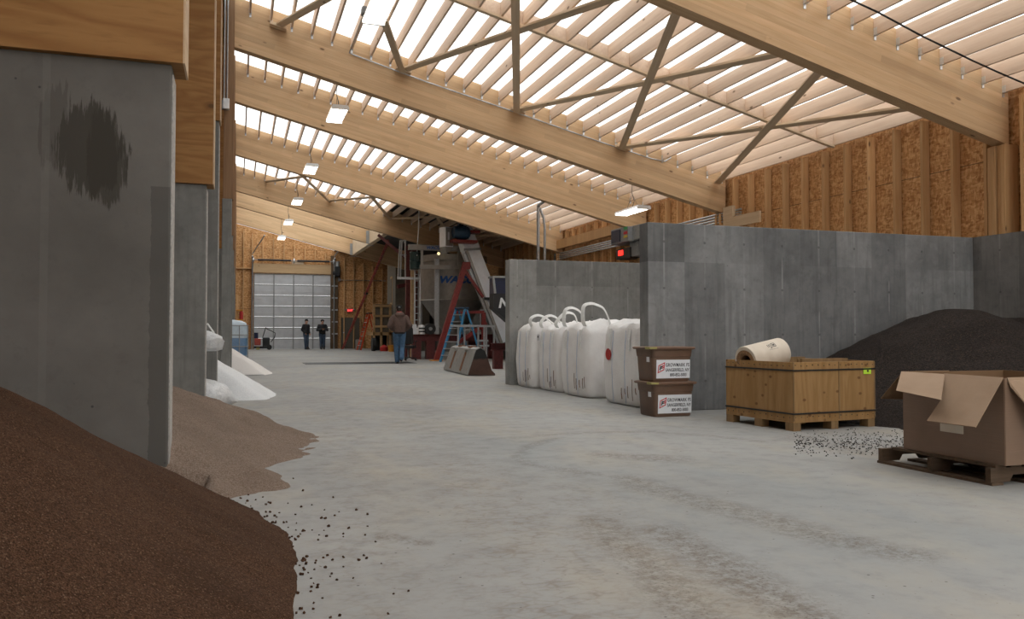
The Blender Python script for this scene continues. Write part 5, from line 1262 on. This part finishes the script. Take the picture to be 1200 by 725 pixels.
# ------------------------------------------------------------------ people
def capsule(mb, p, q, r0, r1):
    mb.cyl(p, q, r0, r1, 14); mb.ball(p, r0, n=14); mb.ball(q, r1, n=14)
def fuse(mb, name, m, parent, voxel, smooth=4):
    me = bpy.data.meshes.new(name); bmesh.ops.recalc_face_normals(mb.bm, faces=mb.bm.faces); mb.bm.to_mesh(me); mb.bm.free()
    o = bpy.data.objects.new(name, me); C.objects.link(o)
    r = o.modifiers.new('r', 'REMESH'); r.mode = 'VOXEL'; r.voxel_size = voxel
    s = o.modifiers.new('s', 'SMOOTH'); s.iterations = smooth; s.factor = .5
    me = evaluated(o)
    for p in me.polygons: p.use_smooth = True
    return add_mesh(name, me, m, parent)
def person(name, label, loc, rz, J, cl):
    """figure faces local -y; J holds the joints"""
    t = thing(name, label, 'person', loc, rz); t.scale = (cl.get('scale', 1),)*3
    V = Vector; hd = V(J['head'])
    mb = MB()
    mb.ball(hd, .1, (.78, .98, 1.12), 20); mb.ball(hd+V((0, -.025, -.055)), .075, (.85, .95, .95), 16)       # skull, jaw
    mb.ball(hd+V((0, -.105, -.015)), .02, (.7, 1.0, 1.4)); mb.ball(hd+V((0, -.09, -.06)), .024, (1.2, .6, .5))    # nose, mouth
    for s in (-1, 1): mb.ball(hd+V((s*.082, .005, -.012)), .024, (.45, .8, 1.2)); mb.ball(hd+V((s*.035, -.085, .012)), .016, (1.2, .5, .7))
    capsule(mb, hd+V((0, .01, -.09)), V(J['neck']), .054, .062)
    capsule(mb, J['neck'], J['chest'], .09, .13); capsule(mb, J['chest'], J['pelvis'], .14, .14)
    for s in ('l', 'r'):
        capsule(mb, J['sh'+s], J['el'+s], .05, .042); capsule(mb, J['el'+s], J['wr'+s], .042, .028)
        capsule(mb, J['chest'], J['sh'+s], .1, .055)
        capsule(mb, J['hip'+s], J['kn'+s], .082, .058); capsule(mb, J['kn'+s], J['an'+s], .056, .040); capsule(mb, J['pelvis'], J['hip'+s], .12, .085)
        capsule(mb, J['an'+s], V(J['an'+s])+V((0, -.12, -.05)), .036, .030)
        w, e = V(J['wr'+s]), V(J['el'+s]); f = V(J['hand'+s]).normalized(); sd = V(J['palm'+s]).normalized(); nn = f.cross(sd).normalized()
        pc = w+f*.05
        for k in range(4): capsule(mb, w+f*.02+sd*(k-1.5)*.012, w+f*.085+sd*(k-1.5)*.020, .014, .011)     # palm
        for k, Lf in enumerate((.055, .068, .062, .048)):
            b0 = w+f*.085+sd*(k-1.5)*.020; b1 = b0+f*Lf*.5+nn*.012; b2 = b1+f*Lf*.32+nn*.028
            capsule(mb, b0, b1, .0095, .009); capsule(mb, b1, b2, .009, .0075)
        th0 = w+f*.03-sd*.028; capsule(mb, th0, th0+f*.035-sd*.030+nn*.015, .012, .011); capsule(mb, th0+f*.035-sd*.030+nn*.015, th0+f*.066-sd*.036+nn*.03, .0105, .009)
    fuse(mb, 'body', M['skin'], t, .0095, 3)
    # trousers
    mb = MB()
    for s in ('l', 'r'):
        capsule(mb, J['hip'+s], J['kn'+s], .108, .083); capsule(mb, J['kn'+s], V(J['an'+s])+V((0, 0, .0)), .083, .078); capsule(mb, J['pelvis'], J['hip'+s], .148, .112)
    mb.ball(V(J['pelvis'])+V((0, .02, .02)), .165, (1.05, .82, .8), 16)
    fuse(mb, 'trousers', M[cl['legs']], t, .014, 5)
    # jacket with sleeves
    mb = MB(); ch, pv, nk = V(J['chest']), V(J['pelvis']), V(J['neck'])
    ring = lambda c, w, d: [(c.x+w*math.cos(2*PI*k/28), c.y+d*math.sin(2*PI*k/28), c.z) for k in range(28)]
    mb.rings([ring(pv+V((0, 0, -.02)), .19, .15), ring(pv+V((0, 0, .08)), .205, .165), ring(pv.lerp(ch, .55), .215, .17), ring(ch, .225, .17), ring(ch+V((0, 0, .12)), .205, .145), ring(nk+V((0, 0, -.05)), .11, .10), ring(nk+V((0, 0, .01)), .085, .085)])
    for s in ('l', 'r'):
        capsule(mb, V(J['sh'+s])+V((0, 0, -.005)), J['el'+s], .092, .076); capsule(mb, J['el'+s], V(J['wr'+s]).lerp(V(J['el'+s]), .05), .076, .056); capsule(mb, ch+V((0, 0, .06)), V(J['sh'+s])+V((0, 0, -.01)), .13, .09)
    fuse(mb, 'jacket', M[cl['top']], t, .014, 6)
    mb = MB(); mb.rings([ring(pv+V((0, 0, -.055)), .178, .14), ring(pv+V((0, 0, -.05)), .192, .154), ring(pv+V((0, 0, .0)), .196, .158)]); mb.build('waistband', M['blackknit'], t, smooth=True)
    if cl.get('hood'):
        mb = MB(); c_ = nk+V((0, .10, -.02)); mb.ball(c_, .12, (1.25, .75, .85), 16); mb.ball(c_+V((0, .02, -.10)), .10, (1.0, .55, 1.0), 14); capsule(mb, nk+V((-.10, 0, .0)), nk+V((-.06, .09, .02)), .05, .06); capsule(mb, nk+V((.10, 0, .0)), nk+V((.06, .09, .02)), .05, .06)
        fuse(mb, 'hood', M[cl['top']], t, .013, 5)
        mb = MB(); mb.lathe([(.075, 0), (.088, .02), (.086, .075), (.07, .09)], nk+V((0, .005, .0)), 20); mb.build('collar', M['redcloth'], t, smooth=True)
    # hair and headwear
    mb = MB(); mb.ball(hd+V((0, .018, .004)), .1, (.82, .92, .95), 18)
    bm = mb.bm; bmesh.ops.bisect_plane(bm, geom=bm.verts[:]+bm.edges[:]+bm.faces[:], plane_co=hd+V((0, .0, -.0)), plane_no=(0, -1, -.55), clear_outer=True)
    mb.build('hair', M['hair'], t, smooth=True)
    if cl['hat'] == 'cap':
        mb = MB(); prof = [(.098, .025), (.103, .05), (.098, .09), (.078, .118), (.04, .132), (.008, .134)]
        mb.rings([[(hd.x+r*.88*math.cos(2*PI*k/28), hd.y+.004+r*1.04*math.sin(2*PI*k/28), hd.z+z) for k in range(28)] for r, z in prof])
        cp = mb.build('cap', M['blackknit'], t, smooth=True)
        mb = MB(); top_ = [(hd.x+.078*math.cos(a), hd.y-.085-.085*math.sin(a), hd.z+.030-.018*math.sin(a)) for a in [PI*k/12 for k in range(13)]]; mb.prism(top_, (0, 0, .008)); mb.build('peak', M['blackknit'], cp)
        mb = MB(); mb.box((hd.x, hd.y+.104, hd.z+.062), (.055, .006, .022)); mb.build('patch', M['bagstrap'], cp)
    else:
        mb = MB(); mb.lathe([(.100, -.005), (.106, .03), (.102, .075), (.08, .115), (.04, .135), (.008, .138)], hd+V((0, .01, 0)), 24); mb.build('knit_cap', M['blackknit'], t, smooth=True)
    for s in ('l', 'r'):
        a = V(J['an'+s]); tz = J.get('toe'+s, 0.0); mb = MB()
        mb.rings([[(a.x+x*w, a.y+y*lf-.055, z) for x, y in [(math.cos(2*PI*k/20), math.sin(2*PI*k/20)) for k in range(20)]] for w, lf, z in ((.048, .145, 0), (.052, .150, .02), (.050, .145, .05), (.046, .11, .085), (.046, .075, .12), (.050, .062, .17))])
        for v in mb.bm.verts:
            v.co.z += a.z-.085
        if tz: mb.xform(Matrix.Translation((a.x, a.y-.13, a.z-.085)) @ Matrix.Rotation(tz, 4, 'X') @ Matrix.Translation((-a.x, -a.y+.13, -a.z+.085)))
        mb.build('boot', M['boot'], t, smooth=True)
    if cl.get('phone'):
        w = (V(J['wrl'])+V(J['wrr']))/2; mb = MB(); mb.box(w+V((0, -.10, .03)), (.15, .012, .08), Euler((.5, 0, 0)).to_matrix(), .004); mb.build('paper', M['rollend'], t)
    return t
walk = dict(head=(0.01, -.045, 1.69), neck=(0, -.01, 1.53), chest=(0, 0, 1.32), pelvis=(0, 0, .98),
            shl=(.195, 0, 1.43), ell=(.315, .05, 1.18), wrl=(.20, -.13, 1.06), handl=(-.5, -.6, -.4), palml=(0, -.4, 1),
            shr=(-.195, 0, 1.43), elr=(-.33, .05, 1.19), wrr=(-.21, -.13, 1.06), handr=(.5, -.6, -.4), palmr=(0, -.4, 1),
            hipl=(.10, 0, .93), knl=(.095, -.09, .52), anl=(.06, -.02, .09), hipr=(-.10, 0, .93), knr=(-.085, -.02, .50), anr=(-.055, .20, .19), toer=.55)
p = onZ(468, 426.0)
person('person', 'person in a brown hooded jacket, jeans and black cap walking away past the office chair', (p.x, p.y, 0), PI-.12, walk, dict(legs='denim', top='brownjacket', hat='cap', hood=True, scale=1.05))
stand = dict(head=(0, -.03, 1.68), neck=(0, 0, 1.52), chest=(0, .01, 1.32), pelvis=(0, 0, .97),
             shl=(.195, 0, 1.43), ell=(.27, .06, 1.16), wrl=(.19, -.10, .98), handl=(-.2, -.4, -.9), palml=(-.3, 1, 0),
             shr=(-.195, 0, 1.43), elr=(-.27, .06, 1.16), wrr=(-.19, -.10, .98), handr=(.2, -.4, -.9), palmr=(.3, 1, 0),
             hipl=(.10, 0, .93), knl=(.10, -.03, .50), anl=(.105, .01, .085), hipr=(-.10, 0, .93), knr=(-.09, -.04, .50), anr=(-.07, -.06, .085))
p = onY(358.5, 410, 50.2); person('person', 'person in black jacket and cap, hands lowered, before the big door', (p.x, p.y, 0), .75, stand, dict(legs='denim2', top='darkjacket', hat='cap'))
st2 = dict(stand); st2.update(ell=(.30, -.02, 1.15), wrl=(.07, -.24, 1.20), handl=(-.7, -.5, .2), palml=(0, -.3, 1), elr=(-.30, -.02, 1.15), wrr=(-.07, -.24, 1.18), handr=(.7, -.5, .2), palmr=(0, -.3, 1), head=(0, -.05, 1.67))
p = onY(377.5, 410, 50.4); person('person', 'person in black jacket and knit cap, holding something in both hands', (p.x, p.y, 0), .1, st2, dict(legs='denim2', top='darkjacket', hat='knit', phone=True))
SKY = 3.0; EXPO = -0.24
# ------------------------------------------------------------------ camera, daylight
cam = bpy.data.cameras.new('camera'); cam.lens = 28.8; cam.sensor_width = 36; cam.clip_end = 300; cam.clip_start = .05
co = bpy.data.objects.new('camera', cam); C.objects.link(co); co.location = EYE
co.rotation_euler = (math.pi/2+PITCH, 0, -YAW); bpy.context.scene.camera = co
w = bpy.data.worlds.new('sky'); bpy.context.scene.world = w; w.use_nodes = True
bg = w.node_tree.nodes['Background']; bg.inputs[0].default_value = (.99, .985, .97, 1); bg.inputs[1].default_value = SKY
sc = bpy.context.scene
sc.view_settings.view_transform = 'Standard'; sc.view_settings.look = 'None'; sc.view_settings.gamma = 1; sc.view_settings.use_curve_mapping = False
sc.view_settings.exposure = EXPO
